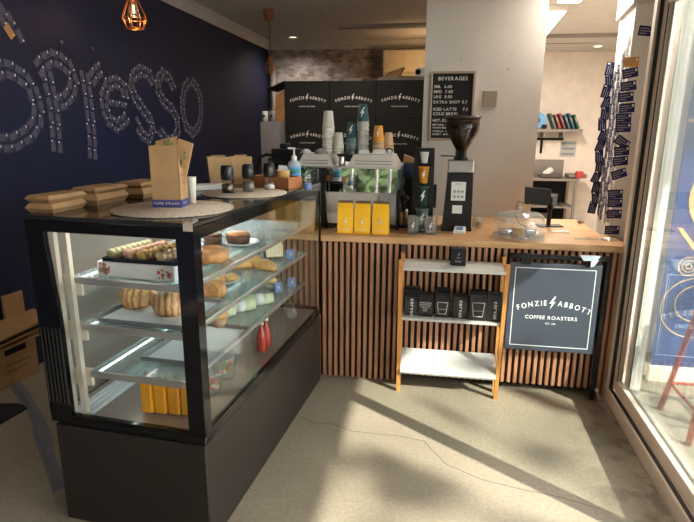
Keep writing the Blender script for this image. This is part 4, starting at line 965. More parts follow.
# coffee pouches
def outline_cup(q, x, y, z, s):
    P_ = [Vector((x-.45*s, y, z+.5*s)), Vector((x+.45*s, y, z+.5*s)), Vector((x+.32*s, y, z-.55*s)), Vector((x-.32*s, y, z-.55*s))]
    for a_, b_ in zip(P_, P_[1:]+P_[:1]): q.cyl(a_, b_, .0016, n=5)
    q.cyl((x-.36*s, y, z-.12*s), (x+.36*s, y, z-.12*s), .001, n=5)
def pouch(label, u0, u1, y, h, rz, style, rear=False):
    zsh = .5055
    x0, x1 = ay(u0, 305, y).x, ay(u1, 305, y).x; wd = (x1-x0)/2; t = thing('coffee_pouch', label, 'coffee bag', ((x0+x1)/2, y+.03, zsh), rz)
    q = MB(); rings = []
    for a_, d_, z_ in [(wd, .03, 0), (wd, .031, h*.3), (wd*.98, .028, h*.72), (wd*.96, .016, h*.9), (wd*.95, .004, h)]:
        rings.append([q.bm.verts.new(v) for v in [(-a_, -d_, z_), (a_, -d_, z_), (a_, d_, z_), (-a_, d_, z_)]])
    for A, B in zip(rings, rings[1:]):
        for j in range(4): q.bm.faces.new([A[j], A[(j+1) % 4], B[(j+1) % 4], B[j]])
    q.bm.faces.new(rings[0]); q.bm.faces.new(rings[-1]); q.build('pouch_body', mat('black_pouch', (.014, .014, .016), .35, bump=.2, bscale=25), t)
    MB().b2(-wd*.96, wd*.96, -.012, .009, h-.008, h+.006).build('folded_top', BLKM, t)
    q = MB(); yy = -.0318
    if style == 'word': text(q, 'corvus', .033, Matrix.Translation((.004, yy, h*.42)) @ FACE @ Matrix.Rotation(R(-90), 4, 'Z') @ Matrix.Translation((0, -.008, 0)), gap=.14)
    elif style == 'cup': outline_cup(q, 0, yy, h*.42, h*.48)
    elif style == 'both':
        outline_cup(q, -wd*.5, yy, h*.42, h*.48); text(q, 'corvus', .026, Matrix.Translation((wd*.55, yy, h*.42)) @ FACE @ Matrix.Rotation(R(-90), 4, 'Z') @ Matrix.Translation((0, -.008, 0)), gap=.14)
    else:
        for k, s_ in enumerate(['GROUND COFFEE', 'ROASTED FRESH', 'CHOCOLATE', 'TOFFEE', 'BERRY']): text(q, s_, .0085, FR(0, yy, h*.6-.012*k))
    q.build('pouch_print', INK, t)
    return t
Y_ = -.14
pouch('black coffee pouch with vertical word at the left end of the shelf', 405, 417, Y_, .125, .05, 'word')
pouch('black coffee pouch printed with small grey lines of text', 418.5, 432.5, Y_, .135, -.02, 'lines')
pouch('black coffee pouch with an outlined cup in the middle', 435.5, 449.5, Y_, .14, .0, 'cup')
pouch('black coffee pouch with vertical word in the middle', 453, 467.5, Y_, .14, -.03, 'word')
pouch('black coffee pouch with outlined cup at the front right', 470, 487.0, Y_-.022, .165, 0, 'cup')
pouch('black coffee pouch with vertical word at the right end of the shelf', 487.5, 502.5, Y_-.022, .165, 0, 'word')
for i, u in enumerate([412, 442, 478]):
    pouch(['black coffee pouch in the rear row at the left', 'black coffee pouch in the rear row in the middle', 'black coffee pouch in the rear row at the right'][i], u-8, u+8, -.076, .15, .02, 'lines')

# ================================================================== SANDWICH BOARD SIGN
SG = thing('sign_stand', 'black coffee roasters sign panel hung on a dark metal stand', 'sign', (1.40, -.06, 0))
a = ay(511, 261, -.06); b = ay(609, 266, -.06); c = ay(503, 347, -.06); d = ay(592, 355, -.06)
sxl, sxr, szt, szb = -.266, .238, .846, .306
MB().b2(sxl, sxr, -.008, .008, szb, szt, bev=.006, seg=2).build('sign_panel', mat('sign_black', (.034, .043, .066), .55, spec=.7, noise=.05), SG)
q = MB(); t = .004; i_ = .03
for x0, x1, z0, z1 in [(sxl+i_, sxr-i_, szt-i_-t, szt-i_), (sxl+i_, sxr-i_, szb+i_, szb+i_+t), (sxl+i_, sxl+i_+t, szb+i_, szt-i_), (sxr-i_-t, sxr-i_, szb+i_, szt-i_)]: q.b2(x0, x1, -.0092, -.0081, z0, z1)
logo(q, FR(-.014, -.0092, .61), .415)
text(q, 'COFFEE ROASTERS', .030, FR(-.014, -.0092, .508), gap=.14); text(q, 'EST. 2011', .014, FR(-.014, -.0092, .477), gap=.12)
q.build('sign_lettering', mat('sign_white', (.85, .87, .88), .5), SG)
q = MB(); q.b2(-.27, .285, -.012, .012, .868, .892, bev=.004); q.build('top_rail', BLK, SG)
for xx in (-.18, .17): MB().b2(xx-.025, xx+.025, -.014, .0145, szt-.012, .895).build('hanger_bracket', BLKM, SG)
MB().b2(.262, .285, .014, .042, 0, .892, bev=.003).build('post', BLK, SG)
MB().b2(-.262, -.245, .0125, .0595, .872, .888).build('wall_bracket', BLK, SG)
q = MB(); q.hexa([(-.04, -.02, 0), (.03, -.02, .004), (.03, -.002, .004), (-.04, -.002, 0)], [(-.06, -.01, .03), (.05, -.012, .028), (.05, 0.0, .028), (-.06, 0.0, .03)]); q.hexa([(.0, -.024, -.035), (.016, -.024, -.03), (.016, -.012, -.03), (.0, -.012, -.035)], [(.0, -.02, .0), (.04, -.02, .006), (.04, -.01, .006), (.0, -.01, .0)])
tag(q.build('plastic_film', mat('pale_film', (.62, .68, .76), .25), None, (1.565, -.075, .875)), 'crumpled pale plastic film caught on the sign rail', 'plastic film')

# ================================================================== BACK AREA
# black cartons
def carton(label, x, y, z, sx, sy, sz, flap=0):
    t = thing('coffee_carton', label, 'carton', (x, y, z), 0)
    MB().b2(-sx/2, sx/2, 0, sy, 0, sz, bev=.004).build('carton_body', CARTB, t)
    q = MB(); logo(q, FR(0, -.0006, sz*.56), sx*.80); text(q, 'COFFEE ROASTERS', sx*.034, FR(0, -.0006, sz*.30), gap=.2); q.build('carton_print', mat('carton_ink', (.85, .80, .72), .7), t)
    if flap:
        q = MB(); q.hexa([(-sx/2, 0, sz+.001), (-sx/2, sy, sz+.001), (-sx/2, sy, sz+.005), (-sx/2, 0, sz+.005)], [(-sx/2-.20, 0, sz-.085), (-sx/2-.20, sy, sz-.085), (-sx/2-.20, sy, sz-.079), (-sx/2-.20, 0, sz-.079)])
        q.build('open_flap', CARTB, t)
    return t
YC = 2.7; zt = 2.085; hh = .385; ww = .495
ROW = ['top', 'middle', 'bottom']; CLM = ['left', 'middle', 'right']
for r_ in range(3):
    for k in range(3):
        z = zt-hh*(r_+1)-.002*r_*0
        carton('black branded carton, %s column, %s row of the stack behind the machine' % (CLM[k], ROW[r_]), -.735+k*(ww+.006), YC+(.0 if k < 2 else -.03), z+.0, ww, .42, hh-.002, flap=(r_ == 0 and k == 0))
bb = thing('back_bench', 'grey back bench under the black cartons', 'bench', (-.25, YC+.2, 0)); MB().b2(-.72, .78, -.28, .3, .88, zt-hh*3-.004).build('bench_top', GREYP, bb); MB().b2(-.70, .76, -.26, .28, 0, .879).build('bench_cabinet', GREYP, bb)
q = MB()
for k in range(3): q.b2(-.1, .1, -.12, .12, k*.012, k*.012+.010)
p = ay(352, 80, YC); tag(q.build('paper_pile', mat('grey_paper', (.24, .21, .18), .8), None, (p.x, YC+.2, zt+.001)), 'flat pile of paper on the middle top carton', 'paper')
q = MB(); q.b2(-.24, .27, -.18, .18, 0, .03)
tag(q.build('grey_folder_pile', mat('grey_pile', (.20, .17, .15), .8), None, (.265, YC+.2, zt+.001)), 'low grey pile across the right top carton', 'folder pile')
q = MB(); q.hexa([(-.11, -.05, 0), (.05, -.05, 0), (.05, .07, 0), (-.11, .07, 0)], [(-.05, -.06, .055), (.11, -.05, .105), (.11, .07, .105), (-.05, .07, .055)])
p = ay(393, 74, YC); tag(q.build('crumpled_box', KRAFTD, None, (p.x, YC+.12, zt+.0315)), 'tilted dark brown open box on the right carton', 'box')
p = ay(420, 76, YC); cm = thing('security_camera', 'white ball with black lens on the right top carton', 'camera', (.475, YC+.10, zt+.0315))
MB().box(0, 0, .05, .13, .09, .10, bev=.03, seg=3).build('camera_body', WPL, cm)
MB().ball((-.03, -.04, .055), .03).build('lens', BLKG, cm)
# AC
a = ay(383, 50, 5.05); b = ay(424, 76, 5.05); ac = thing('air_conditioner', 'cream wall air conditioner on the brick papered wall', 'air conditioner', (a.x+.45, 5.05, b.z))
MB().b2(-.45, .45, .0, .209, 0, a.z-b.z, bev=.02, seg=2).build('unit_body', mat('cream_plastic', (.78, .66, .46), .45), ac)
MB().b2(-.43, .43, -.006, -.001, .02, .06).b2(-.44, .44, -.002, -.0005, .30, .303).build('louvre', mat('cream_louvre', (.55, .46, .32), .5), ac)
wl = thing('warm_lamp', 'small warm lit lamp glowing beside the security camera', 'lamp', (.50, YC+.30, zt+.0315))
MB().b2(-.03, .05, -.03, .03, 0, .04, bev=.004).build('lamp_base', BLK, wl)
MB().b2(-.035, .055, -.035, .035, .0405, .075, bev=.008).build('lamp_shade', mat('warm_shade', (1, .55, .2), .5, emit=1.6), wl)
sco = thing('wall_lamp', 'warm wall lamp on the partition beside the air conditioner', 'lamp', (.699, 4.5, 2.35))
MB().b2(-.02, -.001, -.05, .05, -.06, .06, bev=.004).build('back_plate', BLK, sco)
MB().b2(-.075, -.021, -.045, .045, -.07, .07, bev=.012, seg=2).build('lamp_shade', mat('warm_shade', (1, .55, .2), .5, emit=1.6), sco)
l = bpy.data.lights.new('warm_glow', 'POINT'); l.energy = 3; l.color = (1, .66, .34); l.shadow_soft_size = .06
o = bpy.data.objects.new('warm_glow', l); COL.objects.link(o); o.parent = sco; o.location = (-.16, 0, 0)
# cabinet left
a = ay(265, 122, 2.3); cbn = thing('grey_cabinet', 'tall grey cabinet left of the black cartons', 'cabinet', (-1.085, 2.5, 0))
MB().b2(-.115, .095, 0, .45, 0, 1.655, bev=.004).build('cabinet_body', mat('cabinet_grey', (.23, .21, .20), .5), cbn); MB().b2(-.11, .09, -.012, -.001, .05, 1.64).build('cabinet_door', mat('cabinet_grey', (.23, .21, .20), .5), cbn)
hb = MB(); hb.hexa([(-.07, 0, 0), (.06, 0, 0), (.06, .2, 0), (-.07, .2, 0)], [(-.04, .0, .28), (.05, .0, .33), (.05, .2, .33), (-.04, .2, .28)]); tag(hb.build('paper_sack', mat('brown_sack', (.36, .17, .06), .6, noise=.3, nscale=9), None, (-1.045, 2.72, 1.6555)), 'brown paper sack standing on the grey cabinet', 'sack')
for i, (dx, m_, lb) in enumerate([(-1.165, WPL, 'white canister at left on the grey cabinet'), (-1.085, mat('grey_can', (.3, .28, .26), .5), 'grey canister beside the white one on the cabinet')]):
    q = MB(); q.lathe([(0, 0), (.034, 0), (.034, .10), (.03, .11), (0, .112)], n=18); q.mi = 1; q.cyl((0, -.0345, .06), (0, -.036, .06), .014, n=10)
    tag(q.build('canister', [m_, BLK], None, (dx, 2.56, 1.6555)), lb, 'canister')
pp = MB().cyl((XL+.09, YB-.08, 0), (XL+.09, YB-.08, 2.74), .035)
tag(pp.build('service_pipe', mat('pipe_grey', (.28, .25, .22), .6), None), 'grey pipe in the corner of the brick papered wall', 'pipe')

# ceiling things
def pendant(label, u, v, y, drop, lit, ks=1.0):
    z1 = ZC-.0; p = ay(u, v, y)
    t = thing('pendant_light', label, 'pendant light', (p.x, y, ZC))
    MB().lathe([(0, -.001), (.065, -.001), (.05, -.10), (.02, -.12), (0, -.12)], n=24).build('ceiling_rose', mat('rose_timber', (.34, .13, .05), .4), t)
    MB().cyl((0, 0, -.12), (0, 0, -drop), .004, n=6).build('cord', mat('brown_cord', (.10, .045, .03), .7), t)
    q = MB(); q.lathe([(0, -drop+.001), (.022, -drop), (.026, -drop-.06), (0, -drop-.062)], n=16); q.build('lamp_holder', COPPER, t)
    q = MB(); prof = [(r_*ks, z_*ks) for r_, z_ in [(.03, .03), (.045, .07), (.082, .15), (.086, .18), (.06, .245)]]
    for k in range(8):
        a = k*math.pi/4; q.tube([(r_*math.cos(a), r_*math.sin(a), -drop-z_) for r_, z_ in prof], .0032, n=6)
    for r_, z_ in [(.0305*ks, .03*ks), (.0865*ks, .18*ks), (.06*ks, .245*ks)]: q.tube([(r_*math.cos(a*math.pi/12), r_*math.sin(a*math.pi/12), -drop-z_) for a in range(24)], .0035, n=6, closed=True)
    for k in range(2):
        a = k*math.pi/2; q.tube([(.06*ks*math.cos(a), .06*ks*math.sin(a), -drop-.245*ks), (-.06*ks*math.cos(a), -.06*ks*math.sin(a), -drop-.245*ks)], .003, n=6)
    q.build('wire_cage', COPPER, t)
    q = MB(); q.lathe([(.012, -drop-.062), (.02, -drop-.08), (.036, -drop-.12), (.03, -drop-.155), (0, -drop-.165)], n=18); bl = q.build('bulb', GLP, t)
    q = MB(); q.cyl((0, 0, -drop-.085), (0, 0, -drop-.14), .006); q.build('filament', BULB if lit else mat('amber_filament', (.5, .3, .12), .4), bl)
    if lit:
        l = bpy.data.lights.new('bulb_glow', 'POINT'); l.energy = .5; l.color = (1, .6, .3); l.shadow_soft_size = .02
        o = bpy.data.objects.new('bulb_glow', l); COL.objects.link(o); o.parent = t; o.location = (0, 0, -drop-.19)
yp = .75; zb = ay(134, 30, yp).z
pendant('lit copper cage pendant hanging near the navy wall lettering', 134.5, 20, yp, ZC-zb-.255, True)
yp2 = 2.95; pendant('distant unlit cage pendant hanging in front of the wall corner', 269, 12, yp2, ZC-ay(269, 73, yp2).z-.17, False, .70)
p = az(293, 37, ZC); dl = thing('downlight', 'small round warm downlight in the dark ceiling', 'downlight', (p.x, p.y, ZC))
MB().lathe([(.05, -.001), (.072, -.001), (.07, -.008), (.05, -.006)], n=24).build('trim_ring', mat('warm_trim', (.75, .6, .4), .5), dl); MB().lathe([(0, -.002), (.05, -.002), (.05, -.004), (0, -.004)], n=24).build('lamp_lens', mat('lit_lens', (1, .78, .45), .5, emit=1.1), dl)
def downlamp(par, en):
    l = bpy.data.lights.new('downlight_beam', 'SPOT'); l.energy = en; l.color = (1, .90, .78); l.spot_size = R(150); l.spot_blend = .8; l.shadow_soft_size = .05
    o = bpy.data.objects.new('downlight_beam', l); COL.objects.link(o); o.parent = par; o.location = (0, 0, -.012)
downlamp(dl, 22)
fill_downlight = copy_tree(dl, (-.35, 1.75, ZC), label='added unseen fill downlight in the ceiling above the espresso machine')  # added out of view as fill for the cartons and brick wall
for ch in list(fill_downlight.children):
    if ch.type == 'LIGHT': ch.data = ch.data.copy(); ch.data.energy = 55
a = az(337, 27, ZC); tk = thing('ceiling_slot', 'long slim diffuser strip on the dark ceiling', 'ceiling diffuser', (a.x, a.y, ZC))
MB().b2(0, 1.30, -.12, .03, -.028, -.001).build('slot_frame', CEIL, tk); MB().b2(.03, 1.28, -.10, .01, -.032, -.0285).build('slot_recess', GREYP, tk)

# ================================================================== KITCHEN
YK = YB
def fluoro(label, c, ln, rz, en):
    t = thing('fluorescent_light', label, 'ceiling light', c, rz)
    MB().b2(-.10, .10, -ln/2, ln/2, -.05, -.001, bev=.004).build('fitting', WPL, t)
    MB().b2(-.085, .085, -ln/2+.02, ln/2-.02, -.064, -.0505, bev=.005).build('diffuser', mat('lit_diffuser', (1, .97, .92), .4, emit=1.6), t)
    l = bpy.data.lights.new('tube_glow', 'AREA'); l.shape = 'RECTANGLE'; l.size = .17; l.size_y = ln; l.energy = en; l.color = (1, .88, .74)
    o = bpy.data.objects.new('tube_glow', l); COL.objects.link(o); o.parent = t; o.location = (0, 0, -.07)
fluoro('long lit fluorescent fitting on the kitchen ceiling by the wall edge', (1.69, 2.80, 2.66), 1.30, -.05, 38)
fluoro('lit fluorescent fitting nearest the camera on the kitchen ceiling', (1.66, 1.22, 2.66), 1.2, -.05, 22)
p = az(598, 46, 2.66); dl = thing('downlight', 'small bright downlight in the kitchen ceiling', 'downlight', (p.x, p.y, 2.66)); MB().lathe([(.05, -.001), (.065, -.001), (.063, -.008), (.05, -.006)], n=24).build('trim_ring', WPL, dl); MB().lathe([(0, -.002), (.05, -.002), (.05, -.004), (0, -.004)], n=24).build('lamp_lens', mat('lit_lens_bright', (1, .88, .65), .5, emit=2.5), dl)
# wall shelf
z = ay(560, 129, YK-.15).z; x0, x1 = 1.75, ay(580, 129, YK-.15).x
ks = thing('wall_shelf', 'steel wall shelf with folders in the kitchen', 'shelf', (x0, YK-.32, z))
MB().b2(0, x1-x0, 0, .318, -.045, 0, bev=.003).build('shelf_board', KSTEEL, ks)
for xx in (.4, x1-x0-.25): MB().b2(xx, xx+.02, .02, .318, -.12, -.046).build('bracket', KSTEEL, ks)
sz = z+.001
p = ay(537, 123, YK-.2); rl = thing('blue_roll', 'blue paper roll on the kitchen shelf by the wall edge', 'roll', (p.x, YK-.24, sz)); MB().cyl((0, 0, .115), (0, .22, .115), .115, n=26).build('paper_roll', mat('blue_paper', (.16, .42, .72), .6), rl); MB().cyl((0, -.004, .115), (0, -.001, .115), .035).build('roll_core', mat('core_dark', (.03, .05, .08), .7), rl)
fcol = [((.10, .18, .14), 'grey-green'), ((.42, .09, .11), 'dark red'), ((.30, .07, .09), 'maroon'), ((.06, .19, .18), 'teal'), ((.05, .12, .22), 'blue'), ((.04, .16, .10), 'dark green')]
for i, (cc, nm) in enumerate(fcol):
    p = ay(552.5+i*4.6, 127, YK-.2); q = MB(); q.b2(-.014, .014, 0, .24, 0, .225-.02*(i % 2), bev=.003); q.mi = 1; q.b2(-.009, .009, -.0015, -.0002, .1, .16)
    tag(q.build('ring_folder', [mat('folder_'+nm, cc, .5), INKD], None, (p.x+.03, YK-.28, sz+.005), (0, R(-23), 0)), '%s folder leaning in the row on the kitchen shelf' % nm, 'folder')
q = MB(); q.box(0, 0, .03, .07, .1, .058, bev=.01, seg=2); p = ay(543.5, 127, YK-.2); tag(q.build('black_tape_dispenser', BLK, None, (p.x, YK-.22, sz)), 'black dispenser between the blue roll and the folders', 'dispenser')
p = ay(541, 136, YK-.03); q = MB(); q.b2(-.25, .32, 0, .02, 0, .035); q.b2(.0, .035, -.01, .0, -.19, .0, bev=.004); tag(q.build('knife_rack', BLKM, None, (p.x, YK-.022, p.z-.06)), 'black knife strip with one hanging tool under the shelf', 'knife rack')
a = ay(561, 141, YK); b = ay(575, 157, YK); q = MB(); q.b2(0, b.x-a.x, -.002, -.0005, 0, a.z-b.z); q.mi = 1
for k in range(3): q.b2(.02, b.x-a.x-.02, -.003, -.0021, .03+k*.075, .055+k*.075)
tag(q.build('wall_notice', [mat('notice_grey', (.50, .49, .46), .7), mat('notice_blue', (.20, .27, .36), .7)], None, (a.x, YK-.001, b.z)), 'grey notice sheet with blue bands on the kitchen wall', 'notice')
# bench
bx0, bx1 = 1.70, ay(579, 180, YK-.5).x
kb = thing('kitchen_bench', 'stainless kitchen bench with splashback and open shelves', 'bench', (bx0, YK-.56, 0)); BW = bx1-bx0
MB().b2(0, BW, 0, .555, .90, .935, bev=.004).b2(0, BW-.12, .54, .555, .935, 1.17).build('bench_top', KSTEEL, kb)
MB().b2(0, BW-.03, .05, .55, .06, .09).b2(0, BW-.03, .05, .55, .52, .545).build('under_shelf', KSTEEL, kb)
for xx in (.02, BW-.06):
    for yy in (.03, .50): MB().b2(xx, xx+.035, yy, yy+.035, 0, .90).build('leg', KSTEEL, kb)
MB().b2(.0, BW-.02, .545, .555, .09, .88).build('dark_back', BLKM, kb)
p = ay(552, 174, YK-.35); q = MB(); q.b2(-.16, .13, -.14, .14, 0, .05, bev=.01); q.mi = 1
q.box(.0, 0, .09, .14, .1, .07, M=Matrix.Rotation(R(-35), 4, 'Y'), bev=.01)
tag(q.build('utensil_tray', [mat('pewter', (.13, .11, .10), .4, metal=.5), WPL], None, (p.x, YK-.30, .936)), 'dark tray with a white scoop on the kitchen bench', 'tray')
p = ay(570, 175, YK-.35); q = MB(); q.b2(-.13, .13, -.12, .12, 0, .06, bev=.015); tag(q.build('steel_pan', KSTEEL, None, (p.x+.09, YK-.30, .936)), 'steel gastronorm pan at the right of the kitchen bench', 'pan')
p = ay(578, 175, YK-.35); q = MB(); q.box(0, 0, .05, .10, .1, .10, bev=.02, seg=2); tag(q.build('red_cloth', mat('red_cloth', (.50, .06, .05), .7), None, (p.x, YK-.42, .936)), 'red cloth at the right corner of the kitchen bench', 'cloth')
for i, (dx, dz, sz_, m_, lb, nm) in enumerate([(.30, .546, .20, mat('grey_tub', (.30, .29, .28), .5), 'grey tub at left on the upper under-bench shelf', 'storage_tub'), (.62, .546, .16, GLP, 'clear tub on the upper under-bench shelf', 'storage_tub'), (.85, .091, .16, mat('red_tub', (.42, .05, .06), .5), 'red tub on the lowest under-bench shelf', 'storage_tub'), (.50, .091, .34, mat('brown_bin', (.07, .05, .04), .6), 'brown box on the lowest under-bench shelf', 'storage_box')]):
    q = MB(); q.b2(-.12, .12, -.13, .13, 0, sz_, bev=.012); q.b2(-.125, .125, -.135, .135, sz_-.02, sz_); tag(q.build(nm, m_, None, (bx0+dx*BW/1.0, YK-.27, dz)), lb, 'tub')

# ================================================================== LOYALTY CARDS
def card_mesh(base, name='loyalty_card', dim=False):
    q = MB(); q.b2(-.043, .043, -.027, .027, .0003, .0016); q.mi = 1
    for k, (x0, x1) in enumerate([(-.036, .016), (-.036, .026), (-.036, .004)]): q.b2(x0, x1, .010-.013*k, .0145-.013*k, .0017, .0021)
    q.mi = 2; q.b2(.027, .038, .004, .019, .0017, .0021)
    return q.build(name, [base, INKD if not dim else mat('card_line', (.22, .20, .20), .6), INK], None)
proto = card_mesh(mat('wall_card', (.050, .052, .108), .45), dim=True); used = [False]
pr_or = None
def cardat(pr, M, label, group):
    o = pr if not pr.get('placed') else pr.copy()
    if o is not pr: COL.objects.link(o)
    pr['placed'] = 1
    if 'placed' in o.keys() and o is not pr: del o['placed']
    o.matrix_world = M; o['label'] = label; o['category'] = 'card'
    if group: o['group'] = group
    elif 'group' in o.keys(): del o['group']
    return o
XW = XL+.0012
def wallM(y, z, ang):
    # card long axis along direction (cos ang along +y, sin ang along z) on the left wall, facing +x
    ex_ = Vector((0, math.cos(ang), math.sin(ang))); ez_ = Vector((1, 0, 0)); ey_ = ez_.cross(ex_)
    mm_ = Matrix((ex_, ey_, ez_)).transposed().to_4x4(); mm_.translation = (XW, y, z); return mm_
STROKES = {
 'letter s at the left edge': [[(-6, 72), (3, 68), (12, 70.5), (24, 79), (33, 92), (37.5, 108), (37, 121), (31, 131), (22, 138), (12, 143), (0, 143), (-8, 139)]],
 'letter p': [[(46, 70), (49, 86), (52.5, 104), (54.5, 120), (56, 137), (57, 155)], [(37, 70), (43, 62), (52, 57.5), (61, 61), (69, 69), (73.5, 81), (71, 93), (64, 101), (56, 103)]],
 'letter r': [[(84, 72), (86.5, 88), (88.5, 104), (90.5, 122), (92, 139), (92.5, 156)], [(91, 80), (96.5, 71.5), (104, 67.5)]],
 'letter e': [[(125, 98), (123, 87), (115.5, 81.5), (107.5, 85), (103.6, 96), (104.3, 108), (109, 120), (116, 125.5), (123.5, 121), (129, 114)], [(108.5, 102), (124.5, 105)]],
 'first letter s after the e': [[(153, 84), (148.5, 74.5), (140.5, 70), (133, 76), (131, 87), (135, 98), (142, 108.5), (149.5, 119), (152.8, 130), (148.5, 139), (141.5, 134), (136, 123)]],
 'second letter s before the o': [[(173.5, 89), (169, 78), (162.5, 73.5), (157.8, 79.5), (158, 91), (163.5, 102), (171.5, 108.5), (177.3, 120), (177.5, 132), (171.5, 142), (165, 139.5), (160, 131)]],
}
def lay(pts, what, group, closed=False, step=.094, half=.034):
    P_ = [ax(u, v, XL) for u, v in pts]; Q = [(p.y, p.z) for p in P_]
    cy_ = sum(q[0] for q in Q)/len(Q); cz_ = sum(q[1] for q in Q)/len(Q); lines = []
    for off in ((0,) if 'crossbar' in what else (-half, half)):
        pl = []
        for i, (y, z) in enumerate(Q):
            a_ = Q[max(0, i-1)]; b_ = Q[min(len(Q)-1, i+1)]; d = math.hypot(b_[0]-a_[0], b_[1]-a_[1]); pl.append((y-(b_[1]-a_[1])/d*off, z+(b_[0]-a_[0])/d*off))
        lines.append((off, pl, sum(math.hypot(a-cy_, b-cz_) for a, b in pl)/len(pl), sum(a for a, b in pl)/len(pl)))
    straight = 'stem' in what
    for off, pl, dist, my in lines:
        other = ([l for l in lines if l[0] != off] or lines)[0]
        row = ('left' if my < other[3] else 'right') if straight else ('outer' if dist > other[2] else 'inner')
        start = 'clockwise from the top' if closed else ('from the top' if Q[0][1] > Q[-1][1] else 'from the bottom')
        acc = step*(.5 if off > 0 else .3); n = 0
        for a_, b_ in zip(pl, pl[1:]):
            d = math.hypot(b_[0]-a_[0], b_[1]-a_[1])
            while acc <= d:
                t = acc/d; ang = math.atan2(b_[1]-a_[1], b_[0]-a_[0])
                if math.cos(ang) < -.01: ang += math.pi
                cardat(proto, wallM(a_[0]+(b_[0]-a_[0])*t, a_[1]+(b_[1]-a_[1])*t, ang+random.uniform(-.1, .1)), 'navy wall card, %s %s, %s row of %s' % (NTH[n], start, row, what), group)
                acc += step; n += 1
            acc -= d
PART = {'letter p': ['the letter p stem', 'the letter p bowl'], 'letter r': ['the letter r stem', 'the letter r arm'], 'letter s at the left edge': ['the big left-edge curve'], 'letter e': ['the letter e', 'the letter e crossbar'], 'first letter s after the e': ['the first letter s'], 'second letter s before the o': ['the second letter s']}
for nm, sts in STROKES.items():
    for st, part in zip(sts, PART[nm]): lay(st, part, 'wall cards of the '+nm)
oc = [(191, 80.5), (197, 88), (200.5, 100), (201, 113), (199, 126), (192.5, 133.5), (186, 127), (183, 114), (182.3, 101), (184.3, 88), (190, 80.5)]
lay(oc, 'the last letter o', 'wall cards of the last letter o', True)
for i, (u, v, ang, lb) in enumerate([(2, 10, -.9, 'topmost navy card in the upper left letter end'), (10, 19, -.9, 'navy card beside the orange one in the upper left'), (1, 19, -.9, 'navy card at the picture edge in the upper left'), (19.5, 36, -1.1, 'lowest navy card of the upper left letter end')]):
    p = ax(u, v, XL); cardat(proto, wallM(p.y, p.z, ang), lb, None)
po_ = card_mesh(CARDO); p = ax(9, 31, XL); cardat(po_, wallM(p.y, p.z, -.9), 'orange card on the navy wall in the upper left', None)
for u, v in ((61, 42), (92, 48.5)):
    p = ax(u, v, XL)
    q = MB(); q.box(.004, 0, 0, .006, .03, .02, bev=.002); tag(q.build('blu_tack', mat('grey_putty', (.13, .14, .18), .7), None, (XW, p.y, p.z)), 'grey putty scrap on the navy wall %s' % ('above the letter p' if u == 61 else 'above the letter r'), 'putty')
# pillar cards: front face (facing -y) and left face (facing -x)
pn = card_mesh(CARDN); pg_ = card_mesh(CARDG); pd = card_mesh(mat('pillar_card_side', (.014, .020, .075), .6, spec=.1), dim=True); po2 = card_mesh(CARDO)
def frontM(x, z, ang, y=.334): 
    ex_ = Vector((math.cos(ang), 0, math.sin(ang))); ez_ = Vector((0, -1, 0)); ey_ = ez_.cross(ex_)
    mm_ = Matrix((ex_, ey_, ez_)).transposed().to_4x4(); mm_.translation = (x, y, z); return mm_
def sideM(y, z, ang, x=None):
    x = 1.7645+.1255*(y-.335)
    sv = Vector((.1245, .9922, 0)); ex_ = -sv*math.cos(ang)+Vector((0, 0, math.sin(ang))); ez_ = Vector((-.9922, .1245, 0)); ey_ = ez_.cross(ex_)
    mm_ = Matrix((ex_, ey_, ez_)).transposed().to_4x4(); mm_.translation = (x, y, z); return mm_
ORD = ['topmost', 'second', 'third', 'fourth', 'fifth', 'sixth', 'seventh', 'eighth', 'ninth', 'tenth', 'eleventh', 'twelfth', 'thirteenth', 'fourteenth', 'fifteenth']
fcards = [(631.5, 62, .05, 'o'), (630.5, 73, .2), (628.5, 86, .15), (625.5, 97, .1), (626.5, 108, .08), (623, 118, .05), (622.5, 127.5, .05), (621, 142, -.6), (620.5, 151, .1), (619, 161, .1), (617.5, 174, .35), (613.5, 194, .05), (613, 203, .02), (612, 214, .02), (609.5, 230, .03)]
fy = .333
for i, cdn in enumerate(fcards):
    p = ay(cdn[0]-.5+(cdn[1]-60)*.018, cdn[1], fy)
    cardat(po2 if len(cdn) > 3 else pn, frontM(p.x, p.z, cdn[2]), ('orange card at the top of the column on the white pillar front' if len(cdn) > 3 else 'navy loyalty card, %s from the top on the white pillar front' % ORD[i]), None)
p = ay(646.5, 31, fy); cardat(pn, frontM(p.x, p.z, -.12), 'single navy card stuck high on the white pillar', None)
# left face of the pillar: a column of grey backs and dark navy edges
zz = 2.10; i = 0
while zz > 1.0:
    cardat(pg_, sideM(.42 + .03*math.sin(i*1.7), zz, .3*math.sin(i*2.1)), 'grey-backed card, %s from the top of the front column on the pillar side' % NTH[i], 'grey front cards on the pillar side')
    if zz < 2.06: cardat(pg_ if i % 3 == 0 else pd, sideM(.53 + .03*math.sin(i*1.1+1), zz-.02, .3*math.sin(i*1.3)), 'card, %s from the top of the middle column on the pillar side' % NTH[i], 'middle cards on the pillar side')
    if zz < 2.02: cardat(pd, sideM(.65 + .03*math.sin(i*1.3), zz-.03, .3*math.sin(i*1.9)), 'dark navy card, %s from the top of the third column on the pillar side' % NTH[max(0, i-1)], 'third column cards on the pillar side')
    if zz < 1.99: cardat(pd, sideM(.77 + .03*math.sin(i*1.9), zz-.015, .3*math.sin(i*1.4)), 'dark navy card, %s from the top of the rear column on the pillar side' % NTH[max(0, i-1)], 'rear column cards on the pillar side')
    zz -= .05; i += 1
zz = 1.99; i = 0
while zz > 1.0:
    cardat(pn, frontM(1.802+.008*math.sin(i*2.3), zz, 1.45+.25*math.sin(i*1.7), y=.8445+.0025*(i % 2)), 'navy card, %s from the top of those overhanging the pillar rear edge' % NTH[i], 'navy cards overhanging the pillar edge')
    zz -= .072; i += 1
